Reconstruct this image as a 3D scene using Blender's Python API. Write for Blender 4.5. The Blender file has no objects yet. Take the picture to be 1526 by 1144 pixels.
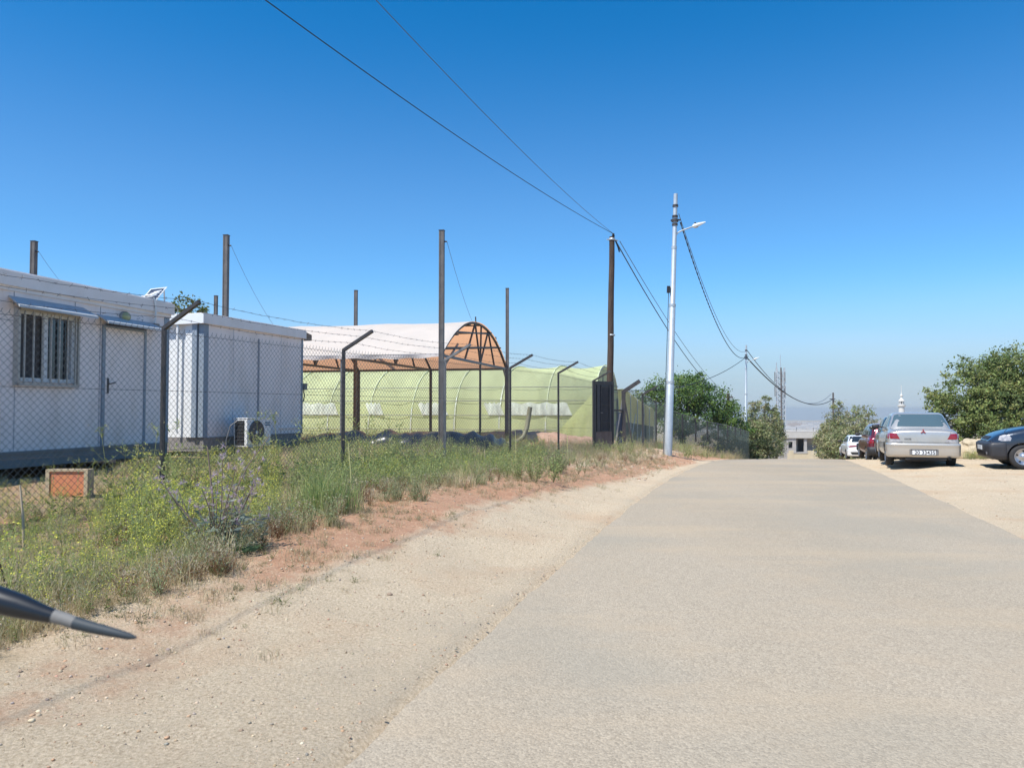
import bpy, bmesh, math, random
import numpy as np
from mathutils import Vector, Matrix, noise
from mathutils.bvhtree import BVHTree
R = math.radians
S = bpy.context.scene
C = S.collection
random.seed(7); rng = np.random.default_rng(7)

# ---------------------------------------------------------------- camera, light, exposure
EYE = 1.45
PITCH = math.atan(38 / 1150)
cd = bpy.data.cameras.new('camera'); cam = bpy.data.objects.new('camera', cd); C.objects.link(cam)
cd.sensor_width = 36; cd.lens = 36 * 1150 / 1526
cd.dof.use_dof = True; cd.dof.focus_distance = 25; cd.dof.aperture_fstop = 8
cd.clip_start = 0.05; cd.clip_end = 20000
cam.location = (0, 0, EYE); cam.rotation_euler = (math.pi / 2 + PITCH, 0, 0)
S.camera = cam
SUN_EL, SUN_AZ = 60.0, 228.0       # azimuth clockwise from +Y: the sun stands behind and to the left
W = bpy.data.worlds.new('World'); S.world = W; W.use_nodes = True
wn = W.node_tree.nodes; wl = W.node_tree.links; wn.clear()
sky = wn.new('ShaderNodeTexSky'); sky.sky_type = 'NISHITA'; sky.sun_disc = False
sky.sun_elevation = R(SUN_EL); sky.sun_rotation = R(SUN_AZ)
sky.altitude = 900; sky.air_density = 1.0; sky.dust_density = 0.4; sky.ozone_density = 3.0
hs = wn.new('ShaderNodeHueSaturation'); hs.inputs['Saturation'].default_value = 1.1
bg = wn.new('ShaderNodeBackground'); bg.inputs['Strength'].default_value = 0.14
wo = wn.new('ShaderNodeOutputWorld')
# clear-sky tint by elevation, the same all round: pale haze at the horizon, deep blue above
tcw = wn.new('ShaderNodeTexCoord'); sx = wn.new('ShaderNodeSeparateXYZ'); wl.new(tcw.outputs['Generated'], sx.inputs[0])
rt = wn.new('ShaderNodeValToRGB'); rt.color_ramp.interpolation = 'EASE'
rt.color_ramp.elements[0].position = 0; rt.color_ramp.elements[0].color = (.47, .60, .71, 1)
rt.color_ramp.elements[1].position = .50; rt.color_ramp.elements[1].color = (.04, .50, .70, 1)
_e = rt.color_ramp.elements.new(.22); _e.color = (.36, .60, .72, 1)
wl.new(sx.outputs['Z'], rt.inputs[0])
mu = wn.new('ShaderNodeMix'); mu.data_type = 'RGBA'; mu.blend_type = 'MULTIPLY'; mu.inputs[0].default_value = 1
wl.new(sky.outputs[0], hs.inputs['Color']); wl.new(hs.outputs[0], mu.inputs[6]); wl.new(rt.outputs[0], mu.inputs[7])
rh = wn.new('ShaderNodeValToRGB'); rh.color_ramp.interpolation = 'EASE'
rh.color_ramp.elements[0].position = 0; rh.color_ramp.elements[0].color = (.95, .95, .95, 1)
rh.color_ramp.elements[1].position = .17; rh.color_ramp.elements[1].color = (0, 0, 0, 1)
wl.new(sx.outputs['Z'], rh.inputs[0])
# thin streaks of cloud low down
cm_ = wn.new('ShaderNodeMapping'); cm_.inputs['Scale'].default_value = (2.2, 2.2, 16); wl.new(tcw.outputs['Generated'], cm_.inputs[0])
cn = wn.new('ShaderNodeTexNoise'); cn.inputs['Scale'].default_value = 1.6; cn.inputs['Detail'].default_value = 7; wl.new(cm_.outputs[0], cn.inputs['Vector'])
cr = wn.new('ShaderNodeMapRange'); cr.inputs[1].default_value = .48; cr.inputs[2].default_value = .75; cr.inputs[3].default_value = 0; cr.inputs[4].default_value = .55; wl.new(cn.outputs[0], cr.inputs[0])
hz = wn.new('ShaderNodeMix'); hz.data_type = 'RGBA'; hz.inputs[6].default_value = (1.75, 2.25, 2.75, 1); hz.inputs[7].default_value = (2.2, 2.5, 2.85, 1); wl.new(cr.outputs[0], hz.inputs[0])
mh = wn.new('ShaderNodeMix'); mh.data_type = 'RGBA'; wl.new(rh.outputs[0], mh.inputs[0]); wl.new(mu.outputs[2], mh.inputs[6]); wl.new(hz.outputs[2], mh.inputs[7])
wl.new(mh.outputs[2], bg.inputs[0]); wl.new(bg.outputs[0], wo.inputs[0])
sl = bpy.data.lights.new('sun', 'SUN'); sl.energy = 3.6; sl.angle = R(0.53); sl.color = (1, .96, .9)
sun = bpy.data.objects.new('sun', sl); C.objects.link(sun)
_sd = Vector((math.sin(R(SUN_AZ)) * math.cos(R(SUN_EL)), math.cos(R(SUN_AZ)) * math.cos(R(SUN_EL)), math.sin(R(SUN_EL))))
sun.rotation_euler = _sd.to_track_quat('Z', 'Y').to_euler(); sun.location = (-20, -20, 40)
S.view_settings.view_transform = 'Standard'; S.view_settings.look = 'None'
S.view_settings.exposure = 0.85; S.view_settings.gamma = 1; S.view_settings.use_curve_mapping = False
S.cycles.max_bounces = 8; S.cycles.transparent_max_bounces = 16; S.cycles.volume_bounces = 0
S.cycles.use_denoising = True

def at(px, py, D):
    """the point at forward distance D seen in direction (px, py) of the 1526x1144 photograph"""
    u = (px - 763) / 1150; v = -(py - 572) / 1150
    d = Vector((u, math.cos(PITCH) - v * math.sin(PITCH), math.sin(PITCH) + v * math.cos(PITCH)))
    return Vector((0, 0, EYE)) + d * (D / d.y)
def hv(az): return Vector((math.sin(R(az)), math.cos(R(az)), 0))

# ---------------------------------------------------------------- materials
def srgb(r, g, b):
    f = lambda c: (c / 255) / 12.92 if c / 255 <= .04045 else ((c / 255 + .055) / 1.055) ** 2.4
    return (f(r), f(g), f(b), 1)
def mat(name, c1, c2=None, scale=4, rough=.7, metal=0, bump=0, bscale=60, coat=0, spec=.5, detail=6, dirt=None, dscale=1.5, damt=.5, stretch=None):
    m = bpy.data.materials.new(name); m.use_nodes = True
    n = m.node_tree.nodes; l = m.node_tree.links; p = n['Principled BSDF']
    if len(c1) == 3: c1 = (*c1, 1)
    p.inputs['Base Color'].default_value = c1
    p.inputs['Roughness'].default_value = rough; p.inputs['Metallic'].default_value = metal
    p.inputs['Coat Weight'].default_value = coat; p.inputs['Coat Roughness'].default_value = .06
    p.inputs['Specular IOR Level'].default_value = spec
    tc = n.new('ShaderNodeTexCoord')
    src = tc.outputs['Object']
    if stretch:
        mp = n.new('ShaderNodeMapping'); mp.inputs['Scale'].default_value = stretch
        l.new(src, mp.inputs[0]); src = mp.outputs[0]
    col = None
    if c2 is not None:
        if len(c2) == 3: c2 = (*c2, 1)
        t = n.new('ShaderNodeTexNoise'); t.inputs['Scale'].default_value = scale; t.inputs['Detail'].default_value = detail
        t.inputs['Roughness'].default_value = .65
        l.new(src, t.inputs['Vector'])
        r = n.new('ShaderNodeValToRGB'); r.color_ramp.elements[0].position = .32; r.color_ramp.elements[1].position = .68
        r.color_ramp.elements[0].color = c1; r.color_ramp.elements[1].color = c2
        l.new(t.outputs[0], r.inputs[0]); col = r.outputs[0]
    if dirt is not None:
        t2 = n.new('ShaderNodeTexNoise'); t2.inputs['Scale'].default_value = dscale; t2.inputs['Detail'].default_value = 8
        t2.inputs['Roughness'].default_value = .7; l.new(src, t2.inputs['Vector'])
        mr = n.new('ShaderNodeMapRange'); mr.inputs[1].default_value = .48; mr.inputs[2].default_value = .75; mr.inputs[4].default_value = damt
        l.new(t2.outputs[0], mr.inputs[0])
        mx = n.new('ShaderNodeMix'); mx.data_type = 'RGBA'
        if col: l.new(col, mx.inputs[6])
        else: mx.inputs[6].default_value = c1
        mx.inputs[7].default_value = (*dirt[:3], 1); l.new(mr.outputs[0], mx.inputs[0]); col = mx.outputs[2]
    if col: l.new(col, p.inputs['Base Color'])
    if bump:
        b = n.new('ShaderNodeTexNoise'); b.inputs['Scale'].default_value = bscale; b.inputs['Detail'].default_value = 5
        l.new(src, b.inputs['Vector'])
        bn = n.new('ShaderNodeBump'); bn.inputs['Strength'].default_value = min(1, bump); bn.inputs['Distance'].default_value = .01
        l.new(b.outputs[0], bn.inputs['Height']); l.new(bn.outputs[0], p.inputs['Normal'])
    return m
def leafmat(name, trans=.35, rough=.6):
    """colour from the mesh's own 'col' attribute, part of the light passes through"""
    m = bpy.data.materials.new(name); m.use_nodes = True
    n = m.node_tree.nodes; l = m.node_tree.links; n.clear()
    a = n.new('ShaderNodeAttribute'); a.attribute_name = 'col'
    p = n.new('ShaderNodeBsdfPrincipled'); p.inputs['Roughness'].default_value = rough; p.inputs['Specular IOR Level'].default_value = .25
    t = n.new('ShaderNodeBsdfTranslucent'); x = n.new('ShaderNodeMixShader'); x.inputs[0].default_value = trans
    o = n.new('ShaderNodeOutputMaterial')
    l.new(a.outputs[0], p.inputs['Base Color']); l.new(a.outputs[0], t.inputs[0])
    l.new(p.outputs[0], x.inputs[1]); l.new(t.outputs[0], x.inputs[2]); l.new(x.outputs[0], o.inputs[0])
    return m
def cloth(name, front, back, trans=.5, var=.12, scale=1.2, stretch=(1, 1, 1), clear=0):
    m = bpy.data.materials.new(name); m.use_nodes = True
    n = m.node_tree.nodes; l = m.node_tree.links; n.clear()
    g = n.new('ShaderNodeNewGeometry'); mx = n.new('ShaderNodeMix'); mx.data_type = 'RGBA'
    mx.inputs[6].default_value = (*front[:3], 1); mx.inputs[7].default_value = (*back[:3], 1)
    l.new(g.outputs['Backfacing'], mx.inputs[0])
    tc = n.new('ShaderNodeTexCoord'); t = n.new('ShaderNodeTexNoise'); t.inputs['Scale'].default_value = scale; t.inputs['Detail'].default_value = 6
    mp = n.new('ShaderNodeMapping'); mp.inputs['Scale'].default_value = stretch; l.new(tc.outputs['Object'], mp.inputs[0]); l.new(mp.outputs[0], t.inputs['Vector'])
    mr = n.new('ShaderNodeMapRange'); mr.inputs[1].default_value = .3; mr.inputs[2].default_value = .7
    mr.inputs[3].default_value = 1 - var; mr.inputs[4].default_value = 1 + var * .3
    l.new(t.outputs[0], mr.inputs[0])
    vm = n.new('ShaderNodeVectorMath'); vm.operation = 'SCALE'; l.new(mx.outputs[2], vm.inputs[0]); l.new(mr.outputs[0], vm.inputs['Scale'])
    d = n.new('ShaderNodeBsdfDiffuse'); tr = n.new('ShaderNodeBsdfTranslucent'); x = n.new('ShaderNodeMixShader'); x.inputs[0].default_value = trans
    o = n.new('ShaderNodeOutputMaterial')
    l.new(vm.outputs[0], d.inputs[0]); l.new(vm.outputs[0], tr.inputs[0])
    l.new(d.outputs[0], x.inputs[1]); l.new(tr.outputs[0], x.inputs[2])
    if clear:      # open weave: part of the light goes straight through
        tp = n.new('ShaderNodeBsdfTransparent'); x2 = n.new('ShaderNodeMixShader'); x2.inputs[0].default_value = clear
        l.new(x.outputs[0], x2.inputs[1]); l.new(tp.outputs[0], x2.inputs[2]); l.new(x2.outputs[0], o.inputs[0])
    else: l.new(x.outputs[0], o.inputs[0])
    return m

M = {}
M['panel'] = mat('painted_panel', (.82, .73, .70), (.86, .78, .75), 2, .45, dirt=(.46, .39, .32), dscale=1.6, damt=.5, stretch=(1.6, 1.6, .45))
M['fascia'] = mat('painted_fascia', (.78, .72, .68), (.84, .79, .76), 2, .5, dirt=(.45, .42, .36), damt=.3)
M['white'] = mat('white_paint', (.78, .79, .78), (.72, .73, .72), 3, .5)
M['seam'] = mat('panel_joint_grey', (.30, .31, .34), rough=.6)
M['blue_steel'] = mat('blue_grey_steel', (.22, .27, .33), (.28, .33, .38), 5, .5)
M['awning'] = mat('awning_sheet', (.44, .47, .50), (.52, .55, .57), 5, .5, metal=.2)
M['base_grey'] = mat('grey_base_beam', (.19, .18, .17), (.27, .25, .24), 4, .7, dirt=(.25, .2, .15))
M['dark'] = mat('dark_interior', (.012, .012, .014), rough=.6)
M['curtain'] = mat('dusty_curtain', (.10, .09, .08), (.03, .03, .04), 9, .9, stretch=(1, 8, .6))
M['sky_glass'] = mat('painted_sky_glass', (.07, .11, .125), rough=.12, spec=1)  # sky reflection put into the base colour, lighter and bluer than plain glass
M['glass'] = mat('dark_glass', (.02, .025, .03), rough=.05, spec=.9)
M['bar'] = mat('cream_bar_paint', (.50, .47, .42), (.40, .38, .34), 12, .6)
M['concrete'] = mat('rough_concrete', (.30, .29, .27), (.40, .38, .35), 5, .9, bump=.5, bscale=30)
M['steel'] = mat('dark_steel', (.045, .045, .05), (.085, .075, .07), 9, .5, metal=.3, bump=.2)
M['column'] = mat('weathered_dark_column', (.10, .095, .095), (.16, .145, .135), 5, .6, metal=.2, dirt=(.12, .08, .05), dscale=4, damt=.4)
M['greypost'] = mat('grey_steel_post', (.17, .17, .175), (.25, .24, .23), 6, .55, metal=.3)
M['galv'] = mat('galvanized_steel', (.42, .47, .50), (.52, .56, .58), 6, .45, metal=.35)
M['meshwire'] = mat('fence_wire', (.085, .09, .09), (.16, .165, .16), 3, .5, metal=.3)
M['meshgreen'] = mat('green_fence_wire', (.06, .09, .08), (.10, .13, .115), 3, .5)
M['barb'] = mat('barbed_wire_steel', (.10, .095, .10), rough=.5, metal=.4)
M['cable'] = mat('black_cable', (.015, .016, .02), rough=.6)
M['cable_thin'] = mat('weathered_cable', (.09, .11, .14), rough=.6)
M['creosote'] = mat('creosote_wood', (.035, .025, .02), (.10, .065, .045), 3, .85, bump=.8, bscale=40, stretch=(6, 6, .6))
M['stake'] = mat('dry_wood', (.42, .33, .22), (.52, .42, .30), 6, .9, stretch=(8, 8, 1))
M['black_plastic'] = mat('black_plastic_sheet', (.012, .016, .022), (.025, .03, .04), 3, .28, bump=.6, bscale=8)
M['rubber'] = mat('tyre_rubber', (.022, .022, .024), (.035, .034, .033), 12, .85)
M['trim'] = mat('black_trim', (.02, .02, .022), rough=.6)
M['rim'] = mat('silver_rim', (.45, .45, .47), rough=.3, metal=.8)
M['plate'] = mat('plate_white', (.75, .76, .76), rough=.4)
M['ink'] = mat('plate_ink', (.03, .03, .04), rough=.5)
M['redlens'] = mat('red_lens', (.25, .008, .015), rough=.12, coat=1)
M['clearlens'] = mat('clear_lens', (.52, .50, .50), (.20, .20, .22), 14, .12, coat=1)
M['chrome'] = mat('chrome', (.7, .7, .72), rough=.15, metal=1)
M['boulder'] = mat('limestone', (.42, .33, .21), (.52, .44, .31), 3, .95, bump=1, bscale=12, dirt=(.28, .20, .13), dscale=2)
M['bark'] = mat('bark', (.10, .075, .055), (.18, .14, .11), 6, .95, bump=1, bscale=14, stretch=(3, 3, .5))
M['leaf'] = leafmat('leaf_surface')
M['weed'] = leafmat('weed_surface', .5)

# ---------------------------------------------------------------- object helpers
def tag(o, label=None, cat=None, group=None, kind=None):
    if label: o['label'] = label
    if cat: o['category'] = cat
    if group: o['group'] = group
    if kind: o['kind'] = kind
    return o
def thing(name, label, cat, loc=(0, 0, 0), az=0, group=None):
    o = bpy.data.objects.new(name, None); C.objects.link(o); o.empty_display_size = .2
    o.location = loc; o.rotation_euler = (0, 0, -R(az))
    return tag(o, label, cat, group)
def link(name, me, parent=None, loc=None, rot=None):
    o = bpy.data.objects.new(name, me); C.objects.link(o)
    if parent: o.parent = parent
    if loc is not None: o.location = loc
    if rot is not None: o.rotation_euler = rot
    return o
def copy_tree(o, parent=None):
    c = o.copy(); C.objects.link(c); c.parent = parent
    for ch in list(o.children): copy_tree(ch, c)
    return c
class MB:
    def __init__(s): s.v = []; s.f = []; s.m = []; s.sm = []
    def add(s, vs, fs, mi=0, sm=False):
        b = len(s.v); s.v += [tuple(v) for v in vs]
        s.f += [tuple(b + i for i in f) for f in fs]; s.m += [mi] * len(fs); s.sm += [sm] * len(fs); return s
    def box(s, lo, hi, mi=0, mtx=None, taper=None):
        x0, y0, z0 = lo; x1, y1, z1 = hi
        vs = [Vector(p) for p in ((x0, y0, z0), (x1, y0, z0), (x1, y1, z0), (x0, y1, z0), (x0, y0, z1), (x1, y0, z1), (x1, y1, z1), (x0, y1, z1))]
        if mtx: vs = [mtx @ v for v in vs]
        return s.add(vs, [(0, 3, 2, 1), (4, 5, 6, 7), (0, 1, 5, 4), (1, 2, 6, 5), (2, 3, 7, 6), (3, 0, 4, 7)], mi)
    def bar(s, p, q, w, h=None, mi=0, up=Vector((0, 0, 1))):
        """rectangular bar from p to q"""
        p = Vector(p); q = Vector(q); h = h or w; d = (q - p).normalized()
        if abs(d.dot(up)) > .98: up = Vector((1, 0, 0)) if abs(d.x) < .9 else Vector((0, 1, 0))
        a = d.cross(up).normalized(); b = a.cross(d)
        vs = [c + a * sx * w / 2 + b * sy * h / 2 for c in (p, q) for sx, sy in ((-1, -1), (1, -1), (1, 1), (-1, 1))]
        return s.add(vs, [(3, 2, 1, 0), (4, 5, 6, 7), (0, 1, 5, 4), (1, 2, 6, 5), (2, 3, 7, 6), (3, 0, 4, 7)], mi)
    def tube(s, pts, r, n=6, mi=0, cap=True, sm=True):
        pts = [Vector(p) for p in pts]; rs = r if isinstance(r, (list, tuple)) else [r] * len(pts)
        rings = []; ref = None
        for i, p in enumerate(pts):
            d = (pts[min(i + 1, len(pts) - 1)] - pts[max(i - 1, 0)]).normalized()
            if ref is None: ref = Vector((0, 0, 1)) if abs(d.z) < .9 else Vector((1, 0, 0))
            a = d.cross(ref).normalized(); b = a.cross(d); ref = b
            rings.append([p + (a * math.cos(2 * math.pi * k / n) + b * math.sin(2 * math.pi * k / n)) * rs[i] for k in range(n)])
        vs = [v for rg in rings for v in rg]
        fs = [(i * n + k, i * n + (k + 1) % n, (i + 1) * n + (k + 1) % n, (i + 1) * n + k) for i in range(len(pts) - 1) for k in range(n)]
        s.add(vs, fs, mi, sm)
        if cap and n > 2: s.add(rings[0], [tuple(range(n))], mi); s.add(rings[-1], [tuple(reversed(range(n)))], mi)
        return s
    def lathe(s, prof, n=24, mtx=None, mi=0, sm=True):
        """prof: (r, z) round the z axis"""
        vs = [Vector((r * math.cos(2 * math.pi * k / n), r * math.sin(2 * math.pi * k / n), z)) for r, z in prof for k in range(n)]
        if mtx: vs = [mtx @ v for v in vs]
        return s.add(vs, [(i * n + k, i * n + (k + 1) % n, (i + 1) * n + (k + 1) % n, (i + 1) * n + k) for i in range(len(prof) - 1) for k in range(n)], mi, sm)
    def grid(s, fn, nu, nv, mi=0, sm=True):
        vs = [fn(i / nu, j / nv) for i in range(nu + 1) for j in range(nv + 1)]
        return s.add(vs, [(i * (nv + 1) + j, (i + 1) * (nv + 1) + j, (i + 1) * (nv + 1) + j + 1, i * (nv + 1) + j + 1) for i in range(nu) for j in range(nv)], mi, sm)
    def mesh(s, name, mats):
        me = bpy.data.meshes.new(name); me.from_pydata(s.v, [], s.f)
        for m in (mats if isinstance(mats, (list, tuple)) else [mats]): me.materials.append(M[m] if isinstance(m, str) else m)
        me.polygons.foreach_set('material_index', s.m); me.polygons.foreach_set('use_smooth', s.sm); me.update(); return me
    def build(s, name, mats, parent=None, loc=None, rot=None): return link(name, s.mesh(name, mats), parent, loc, rot)
def box(name, lo, hi, m, parent=None, bevel=0):
    o = MB().box(lo, hi).build(name, m, parent)
    if bevel:
        bm = bmesh.new(); bm.from_mesh(o.data); bmesh.ops.bevel(bm, geom=bm.edges, offset=bevel, segments=2, affect='EDGES', profile=.6)
        bm.to_mesh(o.data); bm.free()
    return o
def quads_mesh(name, Q, Col, material):
    """Q (n,4,3) numpy quads, Col (n,3) their colours"""
    n = len(Q); me = bpy.data.meshes.new(name)
    me.vertices.add(n * 4); me.vertices.foreach_set('co', np.ascontiguousarray(Q, dtype=np.float32).ravel())
    me.loops.add(n * 4); me.loops.foreach_set('vertex_index', np.arange(n * 4, dtype=np.int32))
    me.polygons.add(n); me.polygons.foreach_set('loop_start', np.arange(0, n * 4, 4, dtype=np.int32))
    me.update(calc_edges=True)
    a = me.color_attributes.new('col', 'FLOAT_COLOR', 'POINT')
    c = np.ones((n, 4, 4), dtype=np.float32); c[:, :, :3] = Col[:, None, :]
    a.data.foreach_set('color', c.ravel()); me.materials.append(material); return me
def fbm(x, y, z=0.0, o=4): return noise.fractal(Vector((x, y, z)), 1.0, 2.0, o)

# ---------------------------------------------------------------- lie of the land
def L(D):
    if D < 0: return -1.535 + .265 * D
    if D <= 40: return -1.535 + .265 * D + .0019 * D * D
    return 12.105 + .38 * (D - 40)
ROADW = 4.8
def prof(D):
    if D < 10: return 0.0
    if D < 35: return -.0013 * (D - 10) ** 2
    if D < 130: return -.8125 - .0675 * (D - 35)
    return float(np.interp(D, [130, 400, 900, 1500, 2500, 3500, 5000, 7000, 12000], [-7.225, -22, -35, -42, -54, -62, -66, -150, -300]))
def ss(a, b, x):
    t = max(0.0, min(1.0, (x - a) / (b - a))); return t * t * (3 - 2 * t)
def yard(D): return .45 if D < 15 else (.45 - .0008 * (D - 15) ** 2 if D < 50 else -.53 - .06 * (D - 50))
def ground(x, D, fine=True):
    off = L(D) - x; p = prof(D); z = p
    if off > 0:
        bank = (.04 + .29 * ss(3.6, 9, D) if D < 20 else .33 + .12 * ss(20, 28, D)) * (1 - .85 * ss(31, 42, D))
        z = p + bank * ss(.3, 2.6, off)
        if D < 120: z = z + (yard(D) - z) * ss(3.2, 7.5, off) * (1 - ss(80, 120, D))
    else:
        o2 = -off - ROADW
        if o2 > 0 and D < 40: z = p + (-p) * .9 * ss(.2, 2.2, o2) * (1 - ss(21, 32, D))
    if fine:
        e = max(0.0, off if off > 0 else -off - ROADW)
        if e > 0 and D < 200:
            k = ss(0, .8, e)
            z += k * (.045 * fbm(x * .6, D * .6) + .014 * fbm(x * 3.1, D * 3.1, 5))
        if D > 300: z += ss(300, 1500, D) * 6 * fbm(x * .0011, D * .0011, 3, 6)
    return z
# ---------------------------------------------------------------- ground and road
def ground_material():
    m = bpy.data.materials.new('verge_soil'); m.use_nodes = True
    n = m.node_tree.nodes; l = m.node_tree.links; p = n['Principled BSDF']; p.inputs['Roughness'].default_value = .95
    p.inputs['Specular IOR Level'].default_value = .15
    tc = n.new('ShaderNodeTexCoord'); a = n.new('ShaderNodeAttribute'); a.attribute_name = 'zone'
    sp = n.new('ShaderNodeSeparateColor'); l.new(a.outputs[0], sp.inputs[0])
    def noi(s, d=8, r=.6):
        t = n.new('ShaderNodeTexNoise'); t.inputs['Scale'].default_value = s; t.inputs['Detail'].default_value = d; t.inputs['Roughness'].default_value = r
        l.new(tc.outputs['Object'], t.inputs['Vector']); return t.outputs[0]
    def ramp(src, c0, c1, p0=.35, p1=.65):
        r = n.new('ShaderNodeValToRGB'); r.color_ramp.elements[0].position = p0; r.color_ramp.elements[1].position = p1
        r.color_ramp.elements[0].color = (*c0, 1); r.color_ramp.elements[1].color = (*c1, 1); l.new(src, r.inputs[0]); return r.outputs[0]
    def mix(f, x, y):
        k = n.new('ShaderNodeMix'); k.data_type = 'RGBA'; l.new(f, k.inputs[0]); l.new(x, k.inputs[6]); l.new(y, k.inputs[7]); return k.outputs[2]
    def math_(op, x, y):
        k = n.new('ShaderNodeMath'); k.operation = op; k.use_clamp = True
        for i, q in enumerate((x, y)):
            if isinstance(q, (int, float)): k.inputs[i].default_value = q
            else: l.new(q, k.inputs[i])
        return k.outputs[0]
    def soft(w, nz, amp):      # a weight broken up by noise
        s = math_('MULTIPLY', nz, amp); s2 = math_('ADD', w, s); s3 = math_('SUBTRACT', s2, amp * .5)
        mr = n.new('ShaderNodeMapRange'); mr.inputs[1].default_value = .26; mr.inputs[2].default_value = .68; l.new(s3, mr.inputs[0]); return mr.outputs[0]
    sand = ramp(noi(1.7), (.50, .385, .25), (.60, .48, .33))
    grain = ramp(noi(55, 5, .7), (.29, .215, .135), (.72, .60, .435), .30, .66)  # grain of the sand; its contrast also paints shade into small dimples
    k = n.new('ShaderNodeMix'); k.data_type = 'RGBA'; k.inputs[0].default_value = .75; l.new(sand, k.inputs[6]); l.new(grain, k.inputs[7]); sand = k.outputs[2]
    orange = ramp(noi(30, 5, .7), (.38, .225, .125), (.54, .36, .225), .3, .7)
    sand = mix(math_('MULTIPLY', ramp(noi(.55, 5), (0, 0, 0), (1, 1, 1), .5, .7), .55), sand, orange)
    red = ramp(noi(7, 7, .75), (.31, .115, .058), (.49, .245, .14))
    grey = ramp(noi(60, 4, .7), (.32, .265, .19), (.58, .49, .365), .32, .68)
    lit = ramp(noi(22, 6, .75), (.16, .12, .07), (.36, .29, .17))
    c = mix(soft(sp.outputs[1], noi(3.0), .8), sand, lit)
    c = mix(soft(sp.outputs[2], noi(1.3), .8), c, grey)
    c = mix(soft(sp.outputs[0], noi(2.6, 10, .75), .9), c, red)
    # small stones and pits
    v = n.new('ShaderNodeTexVoronoi'); v.inputs['Scale'].default_value = 26; l.new(tc.outputs['Object'], v.inputs['Vector'])
    mr = n.new('ShaderNodeMapRange'); mr.inputs[1].default_value = .12; mr.inputs[2].default_value = .2; mr.inputs[3].default_value = .0; mr.inputs[4].default_value = 1; l.new(v.outputs['Distance'], mr.inputs[0])
    st = n.new('ShaderNodeMix'); st.data_type = 'RGBA'; st.inputs[6].default_value = (.58, .46, .32, 1); l.new(mr.outputs[0], st.inputs[0]); l.new(c, st.inputs[7])
    l.new(st.outputs[2], p.inputs['Base Color'])
    b1 = n.new('ShaderNodeBump'); b1.inputs['Distance'].default_value = .026; b1.inputs['Strength'].default_value = .85; l.new(noi(46, 8, .8), b1.inputs['Height'])
    b2 = n.new('ShaderNodeBump'); b2.inputs['Distance'].default_value = .02; b2.inputs['Strength'].default_value = .5; l.new(noi(11, 6, .6), b2.inputs['Height']); l.new(b1.outputs[0], b2.inputs['Normal'])
    l.new(b2.outputs[0], p.inputs['Normal'])
    return m
M['soil'] = ground_material()
def axis_vals(segs):
    out = [segs[0][0]]
    for a, b, st in segs:
        k = max(1, round((b - a) / st)); out += [a + (b - a) * i / k for i in range(1, k + 1)]
    return out
def _ground():
    Ds = axis_vals([(-60, -6, 6), (-6, 2, .5), (2, 16, .15), (16, 34, .25), (34, 60, .5), (60, 130, 2)])
    d = 130
    while d < 7000: d *= 1.07; Ds.append(d)
    us = axis_vals([(-60, -14, 1.5), (-14, -ROADW - .1, .25), (-ROADW - .1, 0, 1.2), (0, 7, .14), (7, 12, .4), (12, 60, 1.5)])
    o = 60
    while o < 4500:
        o *= 1.12; us = [-o] + us + [o]
    vs = []; zone = []
    for D in Ds:
        for u in us:
            x = L(D) - u; z = ground(x, D)
            if -ROADW - .05 < u < .05: z -= .06
            vs.append((x, D, z))
            # what lies here: red soil, dry litter, grey gravel
            red = lit = grey = 0
            if u > 0:
                nb = fbm(x * .35, D * .35, 2)
                fr = float(np.interp(D, [2, 4.3, 6.7, 8.5, 10, 12.6, 18, 24], [2.5, 2.45, 2.45, 2.75, 2.9, 2.2, 1.75, 1.5])); q_ = (u - fr + .42 + nb * .25) / .62
                red = max(1.0 * math.exp(-q_ * q_) * (.6 + .4 * ss(5.5, 8, D)), .36 * ss(1.0, 1.7, u + nb * .6))
                lit = .75 * ss(2.3, 3.6, u + nb * .9) * (1 - .5 * ss(18, 26, D))
                if D > 24 and u > 3: red = .62; lit = .25
                grey = .30 * (1 - ss(.1, 1.3, u)) * (.8 + nb)
                if D < 7: red *= .55 + .3 * ss(5, 7, D); grey = max(grey, .36 * (1 - ss(.3, 2.4, u)))
            elif u < -ROADW:
                e = -u - ROADW; nb = fbm(x * .4, D * .4, 6)
                grey = .32 * (1 - ss(9, 16, D)) * (.8 + nb); lit = .5 * ss(9, 13, e) if D > 14 else 0
                red = .1
            if D > 130: lit = .5; grey = .4; red = .2
            zone.append((red, lit, grey, 1))
    nu = len(us)
    fs = [(i * nu + j, i * nu + j + 1, (i + 1) * nu + j + 1, (i + 1) * nu + j) for i in range(len(Ds) - 1) for j in range(nu - 1)]
    me = bpy.data.meshes.new('ground'); me.from_pydata(vs, [], fs)
    a = me.color_attributes.new('zone', 'FLOAT_COLOR', 'POINT'); a.data.foreach_set('color', np.array(zone, dtype=np.float32).ravel())
    me.materials.append(M['soil']); me.polygons.foreach_set('use_smooth', [True] * len(fs))
    if me.polygons[0].normal.z < 0: me.flip_normals()
    tag(link('ground', me), 'sandy gravel and red soil verge with rising bank beside the road', kind='structure')
_ground()
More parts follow.
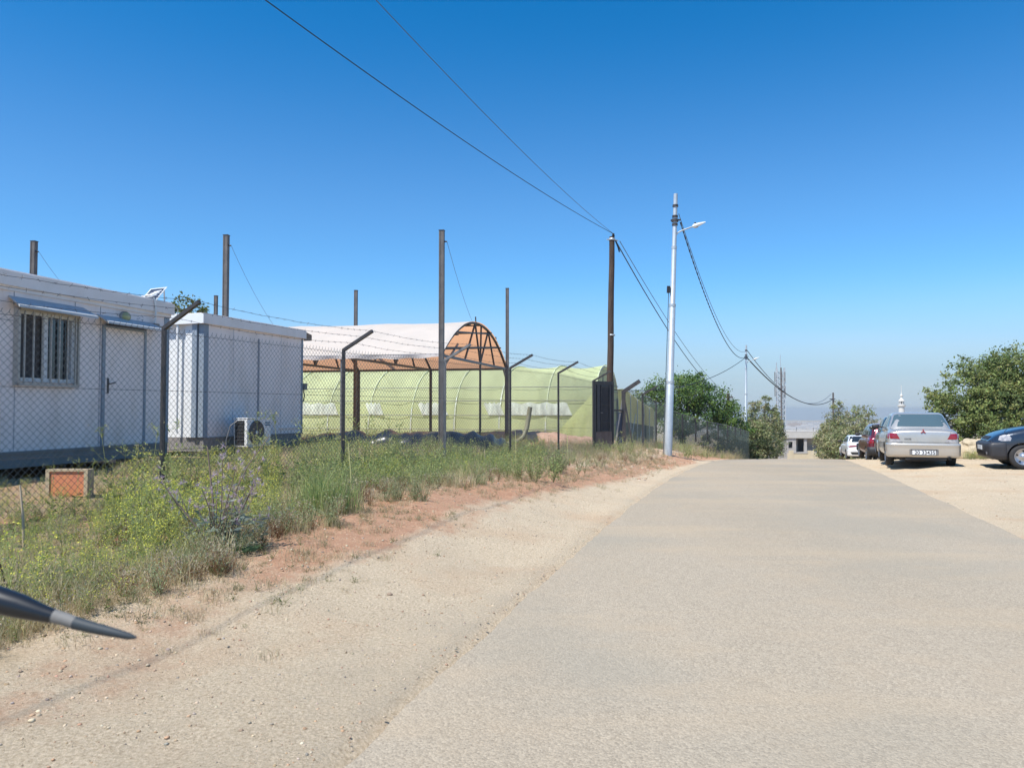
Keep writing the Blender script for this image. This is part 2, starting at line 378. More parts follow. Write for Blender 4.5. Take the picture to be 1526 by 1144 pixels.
def road_material():
    m = bpy.data.materials.new('worn_asphalt'); m.use_nodes = True
    n = m.node_tree.nodes; l = m.node_tree.links; p = n['Principled BSDF']; p.inputs['Roughness'].default_value = .85
    p.inputs['Specular IOR Level'].default_value = .3
    tc = n.new('ShaderNodeTexCoord')
    def noi(s, d=6, r=.6, st=None):
        t = n.new('ShaderNodeTexNoise'); t.inputs['Scale'].default_value = s; t.inputs['Detail'].default_value = d; t.inputs['Roughness'].default_value = r
        if st:
            mp = n.new('ShaderNodeMapping'); mp.inputs['Scale'].default_value = st; mp.inputs['Rotation'].default_value = (0, 0, R(18)); l.new(tc.outputs['Object'], mp.inputs[0]); l.new(mp.outputs[0], t.inputs['Vector'])
        else: l.new(tc.outputs['Object'], t.inputs['Vector'])
        return t.outputs[0]
    def ramp(src, c0, c1, p0, p1):
        r = n.new('ShaderNodeValToRGB'); r.color_ramp.elements[0].position = p0; r.color_ramp.elements[1].position = p1
        r.color_ramp.elements[0].color = (*c0, 1); r.color_ramp.elements[1].color = (*c1, 1); l.new(src, r.inputs[0]); return r.outputs[0]
    def mixf(f, x, y, fac=None):
        k = n.new('ShaderNodeMix'); k.data_type = 'RGBA'
        if fac is not None: k.inputs[0].default_value = fac
        else: l.new(f, k.inputs[0])
        l.new(x, k.inputs[6])
        if isinstance(y, tuple): k.inputs[7].default_value = (*y, 1)
        else: l.new(y, k.inputs[7])
        return k.outputs[2]
    agg = n.new('ShaderNodeTexVoronoi'); agg.inputs['Scale'].default_value = 78; l.new(tc.outputs['Object'], agg.inputs['Vector'])
    ac = ramp(agg.outputs['Color'], (.17, .132, .088), (.55, .455, .325), .08, .92)
    base = ramp(noi(.5, 6, .6, (1, .25, 1)), (.30, .25, .18), (.39, .33, .25), .35, .65)
    c = mixf(None, base, ac, .5)
    fine = ramp(noi(130, 3, .7), (.10, .08, .058), (.62, .53, .405), .3, .72)
    c = mixf(None, c, fine, .35)
    dust = ramp(noi(1.1, 7, .7), (0, 0, 0), (.55, .55, .55), .5, .75)
    c = mixf(dust, c, (.40, .31, .21))
    pt = ramp(noi(.33, 3, .5), (0, 0, 0), (.35, .35, .35), .5, .62)
    c = mixf(pt, c, (.27, .25, .20))
    band = ramp(noi(1.0, 5, .6, (.16, .75, 1)), (0, 0, 0), (.42, .42, .42), .5, .68)
    c = mixf(band, c, (.46, .35, .225))
    l.new(c, p.inputs['Base Color'])
    b = n.new('ShaderNodeBump'); b.inputs['Distance'].default_value = .005; b.inputs['Strength'].default_value = .6; b.invert = True; l.new(agg.outputs['Distance'], b.inputs['Height'])
    b2 = n.new('ShaderNodeBump'); b2.inputs['Distance'].default_value = .01; b2.inputs['Strength'].default_value = .35; l.new(noi(40, 6, .7), b2.inputs['Height']); l.new(b.outputs[0], b2.inputs['Normal'])
    l.new(b2.outputs[0], p.inputs['Normal'])
    return m
M['asphalt'] = road_material()
def _road():
    Ds = axis_vals([(-60, 0, 3), (0, 40, .1), (40, 98, 1)])
    vs = []; n = 14
    for D in Ds:
        jl = .03 * noise.noise(Vector((3, D * 1.1, 0))) + .028 * noise.noise(Vector((9, D * 6, 1))) + .012 * noise.noise(Vector((9, D * 25, 1)))
        jr = .035 * noise.noise(Vector((5, D * .9, 7))) + .03 * noise.noise(Vector((2, D * 6, 4))) + .012 * noise.noise(Vector((4, D * 25, 1)))
        xl = L(D) + jl; xr = L(D) + ROADW + jr
        for k in range(n + 1):
            t = k / n; x = xl + (xr - xl) * t
            vs.append((x, D, prof(D) + .012 + .02 * (1 - (2 * t - 1) ** 2) + .006 * fbm(x * .5, D * .5, 9)))
        a_, b_ = vs[-n - 1], vs[-1]; vs += [(xl - .02, D, prof(D) - .08), (xr + .02, D, prof(D) - .08), a_, b_]
    st = n + 5; fs = []
    for i in range(len(Ds) - 1):
        for k in range(n): fs.append((i * st + k, i * st + k + 1, (i + 1) * st + k + 1, (i + 1) * st + k))
        fs.append((i * st + n + 1, i * st + n + 3, (i + 1) * st + n + 3, (i + 1) * st + n + 1))
        fs.append((i * st + n + 4, i * st + n + 2, (i + 1) * st + n + 2, (i + 1) * st + n + 4))
    me = bpy.data.meshes.new('road'); me.from_pydata(vs, [], fs); me.materials.append(M['asphalt'])
    me.polygons.foreach_set('use_smooth', [True] * len(fs))
    tag(link('road', me), 'worn pale asphalt road running up to a crest', kind='structure')
_road()
# far town on the valley side
def _town():
    mb = MB(); r = random.Random(4)
    for _ in range(900):
        D = r.uniform(900, 3300); x = D * r.uniform(.25, .52); s = r.uniform(6, 14); h = r.uniform(4, 11)
        z = ground(x, D); mb.box((x - s, D - s, z - 3), (x + s, D + s, z + h), r.choice((0, 0, 1, 2)))
    o = mb.build('far_town', [mat('town_pale', (.52, .49, .46)), mat('town_tan', (.42, .34, .28)), mat('town_grey', (.26, .28, .28))])
    tag(o, 'pale far-off town spread over the hazy valley side', 'town', kind='stuff')
_town()
# haze
hm = bpy.data.materials.new('haze_air'); hm.use_nodes = True
_n = hm.node_tree.nodes; _n.clear(); _pv = _n.new('ShaderNodeVolumePrincipled'); _o = _n.new('ShaderNodeOutputMaterial')
_pv.inputs['Color'].default_value = (1, 1, .97, 1); _pv.inputs['Density'].default_value = .00022; _pv.inputs['Anisotropy'].default_value = .3
hm.node_tree.links.new(_pv.outputs[0], _o.inputs['Volume'])
_h = MB().box((-5600, -70, -190), (9200, 8200, 11.5)).build('haze', hm)
tag(_h, 'thin pale blue haze filling the valley air', 'haze', kind='stuff')
# ---------------------------------------------------------------- site cabins
def cabin_near():
    t = thing('site_cabin', 'white prefabricated cabin with barred window and closed door behind the mesh fence', 'cabin', (-6.47, 14.5, 0), 13.3, 'prefabricated site cabins')
    # local: +y away along the wall, wall face at x = 0, cabin reaches to x = -2.4, y from -6.2 to 0
    Y0 = -6.2
    wm = MB(); wm.box((-2.4, Y0, .84), (-.14, 0, 3.24)); wm.box((-.14, Y0, .84), (0, -3.33, 3.24)); wm.box((-.14, -2.32, .84), (0, 0, 3.24)); wm.box((-.14, -3.33, .84), (0, -2.32, 1.90)); wm.box((-.14, -3.33, 2.88), (0, -2.32, 3.24)); wm.build('wall', 'panel', t)
    f = MB(); f.box((-2.47, Y0 - .06, 3.235), (.07, .07, 3.44)); f.box((-2.44, Y0 - .03, 3.44), (.04, .04, 3.465)); f.box((-2.43, Y0 - .03, 3.17), (.03, .03, 3.235))
    f.build('roof_fascia', 'fascia', t)
    b = MB(); b.box((-2.38, Y0, .60), (.015, -.01, .80)); b.box((-2.40, Y0, .80), (.035, .01, .84)); b.build('base_beam', 'base_grey', t)
    for y in (Y0 + .35, -3.62, -.5):
        for x in (-2.2, -.4): box('foot_block', (x - .12, y - .2, -.1), (x + .2, y + .2, .6), 'concrete', t, .01)
    box('corner_post', (-.06, -.13, .84), (.012, .012, 3.17), 'blue_steel', t, .004)
    # panel joints
    for y in (-3.36, -4.5, -5.6): box('panel_joint', (-.01, y - .006, .845), (.004, y + .006, 1.86 if y > -4 else 3.165), 'seam', t)
    for y in (-3.40, -2.26, -1.72): box('panel_joint', (-.01, y - .006, 2.97 if y < -2 else .845), (.004, y + .006, 3.165), 'seam', t)
    box('panel_joint', (-.01, Y0, 2.735), (.004, -3.38, 2.745), 'seam', t)
    # window
    w = box('window', (-.138, -3.328, 1.902), (-.05, -2.322, 2.878), 'dark', t); w['label'] = 'window with cream bars and dusty curtain'
    fr = MB()
    for lo, hi in (((-.02, -3.36, 1.86), (.03, -3.30, 2.92)), ((-.02, -2.35, 1.86), (.03, -2.29, 2.92)), ((-.02, -3.30, 1.86), (.03, -2.35, 1.92)), ((-.02, -3.30, 2.86), (.03, -2.35, 2.92)), ((-.02, -2.87, 1.92), (.02, -2.80, 2.86))): fr.box(lo, hi)
    fr.build('frame', 'white', w)
    for y0, y1 in ((-3.27, -2.90), (-2.77, -2.40)): box('pane', (-.03, y0, 1.925), (-.024, y1, 2.855), 'glass', w) if y0 > -3 else None
    box('curtain', (-.045, -3.29, 1.925), (-.038, -2.90, 2.855), 'curtain', w)
    cg = MB(); cg.box((.07, -3.40, 1.80), (.10, -2.25, 1.84)); cg.box((.07, -3.40, 2.90), (.10, -2.25, 2.93)); cg.box((0, -3.40, 1.80), (.10, -3.37, 2.93)); cg.box((0, -2.28, 1.80), (.10, -2.25, 2.93))
    cg.build('cage_frame', 'bar', w)
    for i in range(7):
        y = -3.385 + .16 * (i + .55); MB().box((.075, y, 1.84), (.095, y + .022, 2.90)).build('bar', 'bar', w)
    def awn(y0, y1, z, drop, out, nm):
        a = MB(); a.add([(0, y0, z + drop), (0, y1, z + drop), (out, y1 + .05, z), (out, y0 - .05, z), (0, y0, z + drop - .02), (0, y1, z + drop - .02), (out, y1 + .05, z - .035), (out, y0 - .05, z - .035)],
                         [(0, 3, 2, 1), (4, 5, 6, 7), (3, 7, 6, 2), (0, 4, 7, 3), (1, 2, 6, 5)])
        a.build(nm, 'awning', t)
    awn(-3.50, -2.10, 2.95, .15, .26, 'window_awning'); awn(-1.80, -.50, 2.90, .13, .28, 'door_awning')
    box('awning_shade_strip', (.0, -1.62, 2.865), (.10, -.72, 2.885), 'dark', t)  # near-black strip standing in for the shade under the door awning
    # door
    d = box('door', (-.01, -1.62, .86), (.012, -.68, 2.83), 'panel', t)
    df = MB(); df.box((-.01, -1.68, .845), (.03, -1.62, 2.87)); df.box((-.01, -.68, .845), (.03, -.63, 2.87)); df.box((-.01, -1.62, 2.83), (.03, -.68, 2.87)); df.build('door_frame', 'blue_steel', t)
    box('handle_plate', (.012, -1.56, 1.72), (.022, -1.52, 1.98), 'steel', d); h = MB(); h.tube([(.02, -1.54, 1.88), (.06, -1.54, 1.88), (.065, -1.42, 1.91)], .011, 6); h.build('handle', 'steel', d)
    mtx = Matrix.Translation((.0, -1.17, 3.07)) @ Matrix.Rotation(math.pi / 2, 4, 'Y')
    lb = MB().lathe([(0, .0), (.10, 0), (.10, .03), (.088, .045)], 20, Matrix.Translation((0, -1.17, 3.06)) @ Matrix.Diagonal((1, 1.15, .9, 1)) @ Matrix.Rotation(math.pi / 2, 4, 'Y')).build('wall_lamp', 'concrete', t)
    MB().lathe([(.085, .03), (.075, .07), (.04, .09), (0, .095)], 20, Matrix.Translation((0, -1.17, 3.06)) @ Matrix.Diagonal((1, 1.15, .9, 1)) @ Matrix.Rotation(math.pi / 2, 4, 'Y')).build('lamp_glass', mat('yellowed_lamp_glass', (.42, .40, .16), (.5, .47, .25), 8, .25), lb)
    # faded hand-lettering beside the lamp, too small to read
    sm = MB()
    for y, z, w_, h_ in ((-.86, 3.05, .05, .012), (-.80, 3.07, .03, .012), (-.74, 3.05, .05, .012), (-.72, 3.02, .012, .04), (-.84, 3.09, .02, .01)): sm.box((.0, y, z), (.004, y + w_, z + h_))
    sm.build('faded_lettering', 'seam', t)['kind'] = 'stuff'
    # conduit coming down from the solar panel
    cb = box('junction_box', (.0, -.47, 2.93), (.06, -.33, 3.02), 'greypost', t)
    MB().tube([(-.12, -.58, 3.50), (.02, -.58, 3.52), (.085, -.53, 3.49), (.095, -.50, 3.40), (.085, -.47, 3.2), (.06, -.45, 3.02)], .018, 8).build('conduit', 'white', t)
    MB().tube([(.03, -.34, 2.985), (.03, .06, 2.97)], .012, 6).build('conduit', 'bar', t)
    wr = MB(); wr.tube([(.02, .05, 3.44), (.09, .14, 3.36), (.07, .14, 3.22), (.02, .10, 3.05), (.0, .02, 2.98)], .008, 5); wr.build('loose_cable', 'white', t)
    p = thing('solar_panel', 'small white-framed solar panel tilted on the roof end of the barred-window cabin', 'solar panel')
    A, B, Cc, Dd = at(211, 446, 13.85), at(232, 449, 14.05), at(249, 428, 14.35), at(224, 431, 14.15)
    nrm = (B - A).cross(Dd - A).normalized()
    if nrm.dot(Vector((0, 0, EYE)) - A) < 0: nrm = -nrm; p.location = (A + B) / 2
    def q(u, v, k=0): return (A * (1 - u) * (1 - v) + B * u * (1 - v) + Cc * u * v + Dd * (1 - u) * v) + nrm * k - p.location
    fr = MB()
    for (u0, v0, u1, v1) in ((0, 0, 1, .07), (0, .93, 1, 1), (0, .07, .08, .93), (.92, .07, 1, .93)):
        vs = [q(u, v, k) for k in (-.012, .012) for u, v in ((u0, v0), (u1, v0), (u1, v1), (u0, v1))]
        fr.add(vs, [(0, 3, 2, 1), (4, 5, 6, 7), (0, 1, 5, 4), (1, 2, 6, 5), (2, 3, 7, 6), (3, 0, 4, 7)])
    fr.build('frame', 'white', p)
    MB().add([q(.08, .07), q(.92, .07), q(.92, .93), q(.08, .93)], [(0, 1, 2, 3)]).build('backing', 'white', p)
    cm = mat('solar_cell', (.015, .025, .07), rough=.15, coat=1)
    for i in range(5):
        v0 = .09 + i * .165; MB().add([q(.11, v0, .006), q(.89, v0, .006), q(.89, v0 + .125, .006), q(.11, v0 + .125, .006)], [(0, 1, 2, 3)]).build('cell', cm, p)
    for u_ in (.95, .05): MB().bar(q(u_, .8), q(u_, .8) + Vector((.0, .03, -.23)), .02).build('support', 'white', p)
    return t
cabin_near()
def cabin_far():
    t = thing('site_cabin', 'white prefabricated cabin with sunlit end wall and no windows beside the air conditioner', 'cabin', (-6.52, 16.3, 0), 18, 'prefabricated site cabins')
    Y1 = 3.68
    box('wall', (-2.4, .06, .86), (0, Y1, 3.27), 'panel', t)
    e = box('end_wall', (-2.38, .03, .86), (-.1, .06, 3.27), 'white', t)
    f = MB(); f.box((-2.5, -.12, 3.265), (.08, Y1 + .05, 3.47)); f.box((-2.45, -.08, 3.47), (.05, Y1, 3.49)); f.build('roof_fascia', 'fascia', t)
    f = MB(); f.box((-2.5, -.126, 3.262), (.082, -.121, 3.472)); f.build('end_fascia', 'white', t)
    b = MB(); b.box((-2.38, .02, .56), (-.0, Y1 - .02, .83)); b.box((-2.4, .02, .83), (.02, Y1, .86)); b.build('base_beam', 'base_grey', t)
    for y in (.3, 1.9, 3.4):
        for x in (-2.2, -.4): box('foot_block', (x - .12, y - .15, -.1), (x + .2, y + .15, .56), 'concrete', t, .01)
    box('corner_post', (-.12, -.02, .86), (.012, .13, 3.262), 'blue_steel', t, .004)
    box('corner_post', (-.09, Y1 - .06, .86), (.012, Y1 + .012, 3.262), 'blue_steel', t, .004)
    box('end_post', (-.45, -.03, .86), (-.27, .03, 3.262), 'white', t)
    box('end_post', (-.26, -.06, .86), (-.14, .03, 3.262), 'blue_steel', t)
    box('wall_channel', (-.005, 1.83, .87), (.02, 1.88, 3.1), 'seam', t, .004)
    for y in (.95, 2.75): box('panel_joint', (-.01, y, .87), (.003, y + .008, 3.26), 'seam', t)
    box('sill_trim', (-.0, 2.7, .98), (.03, Y1 - .05, 1.02), 'fascia', t)
    MB().tube([(-.62, -.07, 3.26), (-.62, -.07, .95)], .03, 8).build('downpipe', 'white', t)
    g = MB(); g.add([(.0, Y1 + .05, 3.47), (.0, Y1 + .05, 3.22), (-.0, Y1 + .42, 3.40), (0, Y1 + .42, 3.25), (-.25, Y1 + .05, 3.47), (-.25, Y1 + .42, 3.40), (-.25, Y1 + .05, 3.22), (-.25, Y1 + .42, 3.25)], [(0, 1, 3, 2), (0, 2, 5, 4), (2, 3, 7, 5), (1, 6, 7, 3)])
    g.build('rain_hood', mat('brown_sheet', (.16, .11, .08), (.24, .18, .13), 8, .6), t)
    box('meter_box', (-.2, Y1 + .012, 1.95), (.07, Y1 + .12, 2.12), 'greypost', t)
    MB().tube([(.0, Y1 + .06, 1.95), (.02, Y1 + .07, 1.8), (.0, Y1 + .05, 1.65)], .015, 5).build('loose_cable', 'cable', t)
    # air conditioner outdoor unit
    a = thing('air_conditioner', 'white air conditioner outdoor unit with round fan grille beside the second cabin', 'air conditioner', t.matrix_basis @ Vector((.3, .62, 0)), 18)
    X1, H0, H1, Wd = .34, .64, 1.25, .84
    box('casing', (0, 0, H0), (X1, Wd, H1), 'white', a, .012)
    box('top_cover', (-.01, -.01, H1), (X1 + .012, Wd + .01, H1 + .02), 'white', a, .005)
    cg = box('side_coil', (.03, -.006, H0 + .04), (X1 - .07, -.001, H1 - .04), 'dark', a)
    for i in range(7):
        z = H0 + .07 + i * .075; MB().bar((.04, -.012, z), (X1 - .08, -.012, z), .006).build('coil_guard', 'greypost', a)
    mx = Matrix.Translation((X1, .32, (H0 + H1) / 2)) @ Matrix.Rotation(math.pi / 2, 4, 'Y')
    fan = MB().lathe([(0, .004), (.25, .004), (.262, .02), (.27, .004)], 36, mx).build('fan_guard', mat('fan_shadow_grey', (.10, .10, .11), rough=.6), a)
    rg = MB()
    for r_ in np.linspace(.05, .25, 9): rg.tube([mx @ Vector((r_ * math.cos(k * math.pi / 18), r_ * math.sin(k * math.pi / 18), .016)) for k in range(37)], .0035, 4, cap=False)
    for k in range(12): rg.tube([mx @ Vector((0, 0, .02)), mx @ Vector((.25 * math.cos(k * math.pi / 6), .25 * math.sin(k * math.pi / 6), .018))], .003, 4, cap=False)
    rg.build('wire_ring', 'greypost', fan)
    MB().lathe([(0, .026), (.04, .022), (.045, .01)], 16, mx).build('hub', 'white', fan)
    lb = mat('blue_badge', (.05, .16, .26), rough=.4)
    for z in (H1 - .11, H1 - .16): box('badge', (X1 + .001, .63, z), (X1 + .006, .81, z + .03), lb, a)
    for y in (.08, .68): box('stand_block', (-.02, y, -.1), (X1 + .02, y + .12, H0), 'concrete', a, .01)
    MB().tube([(.1, -.02, 1.2), (.0, -.12, 1.1), (-.04, -.2, .8), (-.05, -.2, .5)], .015, 6).build('hose', 'greypost', a)
cabin_far()
# terracotta-fronted box standing in the grass
def planter():
    loc = at(100, 738, 9.2); loc.z = .42
    t = thing('planter_box', 'square wooden box with orange-red front standing in the grass under the cabin', 'box', loc, 0)
    w = .25; h = .32
    pm = mat('orange_front', (.62, .27, .09), (.58, .17, .11), 3, .7, dirt=(.5, .35, .2), damt=.3); fm = mat('sandy_frame', (.50, .40, .26), (.42, .33, .20), 6, .85)
    box('front_panel', (-w + .03, -.005, 0), (w - .03, .015, h - .02), pm, t)
    fr = MB(); fr.box((-w, -.02, -.02), (-w + .045, .02, h)); fr.box((w - .045, -.02, -.02), (w, .02, h)); fr.box((-w + .045, -.02, h - .025), (w - .045, .02, h)); fr.build('frame', fm, t)
    sd = MB(); sd.box((w - .02, .02, -.02), (w, .12, h)); sd.box((-w, .02, -.02), (-w + .02, .12, h)); sd.box((-w + .02, .10, -.02), (w - .02, .12, h)); sd.build('side_board', 'stake', t)
planter()

# ---------------------------------------------------------------- chain link fence
FP = [(-6.55, 3.55), (-5.50, 5.95), (-4.10, 9.07), (-2.71, 12.4), (-1.30, 14.95), (-.04, 17.6), (1.22, 20.3), (2.47, 23.5)]
FT = [2.42, 2.42, 2.42, 2.42, 2.42, 2.41, 2.42, 2.33]
def post_mesh(h, w, arm, m, name='post', full=.55, rise=.27):
    mb = MB(); mb.bar((0, 0, -.25), (0, 0, h), w)
    if arm: mb.bar((0, 0, h - w * .3), (full * hv(arm).x, full * hv(arm).y, h + rise), w * .95)
    return mb
def chain(mb, P, zt, zb, pitch=.038, r=.0028, n=3, spike=.03):
    """woven wires between successive points: each wire a vertical zigzag hooked into the next"""
    dist = 0; seg = []
    for (a, b) in zip(P[:-1], P[1:]): seg.append((Vector((*a, 0)), Vector((*b, 0)), (Vector((*b, 0)) - Vector((*a, 0))).length))
    for si, (a, b, ln) in enumerate(seg):
        k = int(ln / pitch); d = (b - a) / ln; nn = Vector((-d.y, d.x, 0))
        for i in range(k):
            s0 = (i + .5) * pitch; t = s0 / ln
            top = zt[si] * (1 - t) + zt[si + 1] * t - .03; bot = zb[si] * (1 - t) + zb[si + 1] * t
            m = int((top - bot) / pitch); pts = []
            for j in range(m + 1):
                sd = .5 if (i + j) % 2 == 0 else -.5
                side = 1 if (i + j) % 2 else -1
                wob = .006 * noise.noise(Vector((s0 * 3 + si * 9, j * .3, 1)))
                pts.append(a + d * (s0 + side * pitch * .5) + Vector((0, 0, top - j * pitch + wob)) + nn * (.02 * noise.noise(Vector((s0 * .8 + si * 5, j * .08, 2)))))
            pts = [pts[0] + Vector((0, 0, spike)) + d * (pitch * .35)] + pts
            mb.tube(pts, r, n, cap=False, sm=False)
def fence_near():
    t = thing('chain_link_fence', 'chain-link fence with leaning barbed-wire arms running along the weeds in front of the cabins', 'fence', (FP[2][0], FP[2][1], 0))
    o = Vector(t.location)
    zb = [ground(*p) + .03 for p in FP]
    mb = MB(); chain(mb, FP[1:], FT[1:], zb[1:])
    mb.v = [(v[0] - o.x, v[1] - o.y, v[2]) for v in mb.v]
    mb.build('chain_link_mesh', 'meshwire', t)['kind'] = 'stuff'
    for i, (x, y) in enumerate(FP):
        g = zb[i]; az = 114
        w = .045 if i < 3 else .05
        p = post_mesh(FT[i], w, az, None).build('post', 'steel' if i != 4 else 'greypost', t, (x - o.x, y - o.y, 0))
    # tension wires woven through the mesh
    for hh in (.06, .75, 1.45):
        pts = [(x - o.x, y - o.y, FT[i] - hh) for i, (x, y) in enumerate(FP)]
        MB().tube(pts, .0028, 4).build('tension_wire', 'barb', t)
    def strand(fr, sag):
        mb = MB(); av = hv(114)
        for i in range(len(FP) - 1):
            a = Vector((*FP[i], FT[i])) + av * (.55 * fr) + Vector((0, 0, .27 * fr + .01)); b = Vector((*FP[i + 1], FT[i + 1])) + av * (.55 * fr) + Vector((0, 0, .27 * fr + .01))
            n = 14; pts = [a.lerp(b, k / n) + Vector((0, 0, -sag * 4 * (k / n) * (1 - k / n) + .012 * noise.noise(Vector((k * .9, i, fr * 9))))) - Vector((o.x, o.y, 0)) for k in range(n + 1)]
            mb.tube(pts, .0023, 4, cap=False)
            ln = (b - a).length
            for k in range(int(ln / .16)):
                c = Vector(pts[0]).lerp(Vector(pts[-1]), (k + .5) * .16 / ln); u = (k + .5) * .16 / ln; c.z -= sag * 4 * u * (1 - u)
                for s in (1, -1):
                    dd = Vector((random.uniform(-1, 1), random.uniform(-1, 1), random.uniform(-1, 1))).normalized() * .022; mb.tube([c - dd, c + dd], .0018, 3, cap=False)
        mb.build('barbed_wire', 'barb', t)
    for fr, sg in ((.98, .05), (.66, .04), (.33, .06)): strand(fr, sg)
fence_near()
FQ = [(3.9, 27.0), (5.04, 29.8), (6.15, 33.0), (7.3, 36.0), (8.45, 38.3), (9.65, 40.6), (10.85, 42.9), (12.05, 45.2), (13.25, 47.5), (14.4, 49.8), (15.4, 52.1), (16.4, 54.4), (17.4, 56.7)]
def fence_far():
    t = thing('chain_link_fence', 'long dark chain-link fence dropping away past the gate towards the big green tree', 'fence', (FQ[1][0], FQ[1][1], 0))
    o = Vector(t.location); zb = [ground(*p, False) + .02 for p in FQ]; zt = [2.1, 2.05] + [z + 2.05 for z in zb[2:]]
    mb = MB(); chain(mb, FQ[:], zt, zb, .055, .003); mb.v = [(v[0] - o.x, v[1] - o.y, v[2]) for v in mb.v]
    mb.build('chain_link_mesh', 'meshgreen', t)['kind'] = 'stuff'
    sn = MB()
    for i in range(3, len(FQ) - 1):
        a, b = Vector((FQ[i][0] - .12, FQ[i][1] + .03, 0)) - o, Vector((FQ[i + 1][0] - .12, FQ[i + 1][1] + .03, 0)) - o
        sn.grid(lambda u, v, a=a, b=b, i=i: Vector((*(a.lerp(b, u)).xy, (zb[i] * (1 - u) + zb[i + 1] * u) * (1 - v) + (zt[i] * (1 - u) + zt[i + 1] * u - .25) * v)) + Vector((.04 * fbm((a.x + u * 2) * 1.3, v * 2), 0, 0)), 8, 5)
    sn.build('shade_netting', cloth('dark_green_netting', (.11, .14, .13), (.11, .14, .13), .3, .4, 1.3, (1, 1, .5), .35), t)
    for i, (x, y) in enumerate(FQ):
        if i == 0: continue
        post_mesh(zt[i], .07, 112 if i in (1,) else None, None, full=.6, rise=.3).build('post', 'steel', t, (x - o.x, y - o.y, 0))
    MB().tube([(x - o.x, y - o.y, zt[i]) for i, (x, y) in enumerate(FQ)], .014, 5).build('top_rail', 'greypost', t)
fence_far()
def gate():
    g = ground(2.47, 23.5)
    t = thing('metal_gate', 'dark panelled metal gate leaf standing open beside the wooden pole', 'gate', (2.47, 23.5, 0), 44)
    # local +y runs along the leaf
    zt = 2.32; zb = g + .05
    fr = MB(); fr.box((-.03, .02, zb), (.03, .10, zt)); fr.box((-.03, .94, zb), (.03, 1.02, zt)); fr.box((-.03, .10, zt - .09), (.03, .94, zt)); fr.box((-.03, .10, zb), (.03, .94, zb + .06)); fr.build('leaf_frame', 'steel', t)
    dk = mat('dark_gate_paint', (.035, .035, .042), (.06, .055, .06), 5, .5, bump=.2)
    box('leaf_panel', (-.008, .10, zb + .55), (.008, .94, zt - .09), dk, t)
    box('kick_panel', (-.012, .10, zb + .06), (.012, .94, zb + .55), mat('rusty_brown_panel', (.13, .09, .075), (.19, .14, .12), 5, .7), t)
    for y in (.17, .38, .80): MB().bar((.02, y, zb + .55), (.02, y, zt - .12), .03, .02).build('panel_rib', 'steel', t)
    for z in (zt - .16, zt - .72, zt - 1.25, zb + .57): MB().bar((.02, .40, z), (.02, .80, z), .03, .02).build('panel_rib', 'steel', t)
    for y in (.46, .52, .58, .64, .70, .76): MB().bar((.014, y, zb + .6), (.014, y, zt - .2), .012, .01).build('slat', 'steel', t)
    h = MB(); h.tube([(.03, .36, 1.35), (.08, .36, 1.35), (.08, .28, 1.35)], .01, 5); h.build('handle', 'greypost', t)
    # strong post on the other side with braces and the second leaf folded back
    x, y = 3.9, 27.0; g2 = ground(x, y)
    p = thing('gate_post', 'thick dark gate post with slanting braces right of the open gate leaf', 'gate post', (x, y, 0))
    MB().bar((0, 0, -.2), (0, 0, 2.1), .13).build('post', 'steel', p)
    a = hv(112); MB().bar((0, 0, 2.07), (a.x * .58, a.y * .58, 2.44), .12).build('arm', 'steel', p)
    MB().bar((.02, 0, 1.9), (.34, -.1, g2 - .1), .05).build('brace', 'steel', p)
    MB().bar((-.02, 0, 1.9), (-.34, -.1, g2 - .1), .05).build('brace', 'greypost', p)
    MB().bar((-.03, -.05, 1.42), (-.52, -.4, 1.42), .07, .06).build('rail', 'steel', p)
    MB().box((-.26, -.05, g2), (-.02, -.02, 1.05)).box((-.2, -.055, 1.05), (-.02, -.025, 1.35)).build('sheet', mat('dark_blue_sheet', (.02, .035, .07), (.04, .055, .09), 4, .5), p)
gate()
# ---------------------------------------------------------------- tall steel columns (two rows of three)
def columns():
    spec = [(51, 360, 20.8, 'tall dark steel column rising behind the roof of the barred-window cabin'),
            (337.5, 351, 20.9, 'tall dark steel column rising close behind the second cabin'),
            (658.5, 344, 19.7, 'tallest-looking dark steel column standing in front of the near corner of the shade canopy'),
            (322, 441, 30.8, 'short-looking dark column top between tree and the taller column behind second cabin'),
            (530.5, 433, 29.4, 'dark steel column end showing above the white canopy roof'),
            (756, 430, 28.9, 'slim dark steel column standing at the arched end of the canopy')]
    first = None
    for i, (px, py, D, lab) in enumerate(spec):
        top = at(px, py, D); g = ground(top.x, D) - .2
        t = thing('steel_column', lab, 'steel column', (top.x, top.y, 0), 8, 'tall steel columns of an unfinished frame')
        w = .125 if i < 3 else .115
        MB().box((-w / 2, -w / 2, g), (w / 2, w / 2, top.z)).box((-w / 2 + .002, -w / 2 - .012, g), (-w / 2 + .03, -w / 2, top.z - .02)).build('shaft', 'column', t)
        MB().box((-w / 2 - .01, -w / 2 - .01, top.z), (w / 2 + .01, w / 2 + .01, top.z + .015)).build('cap_plate', 'steel', t)
        if i < 3:
            hk = MB(); hk.tube([(w / 2, 0, top.z - .28), (w / 2 + .07, 0, top.z - .28)], .02, 6); hk.build('hook', 'steel', t)
            a = Vector((top.x + w / 2 + .07, top.y, top.z - .28))
            e = {0: at(100, 425, 23), 1: at(386, 444, 23), 2: at(703, 477, 25.2)}[i]
            e = a + (e - a) * (1.0 if i == 2 else 1.6)
            if i < 2: e.z = max(e.z, 3.0)
            mb = MB(); mb.tube([a.lerp(e, k / 10) - Vector((0, 0, .12 * 4 * (k / 10) * (1 - k / 10))) for k in range(11)], .005, 4)
            tag(mb.build('stay_cable', 'cable_thin'), ['thin stay cable hanging from the column behind the barred-window cabin', 'thin stay cable hanging from the column behind the second cabin', 'thin stay cable running from the tallest column to the canopy arch'][i], 'cable', 'stay cables from the steel columns')
columns()
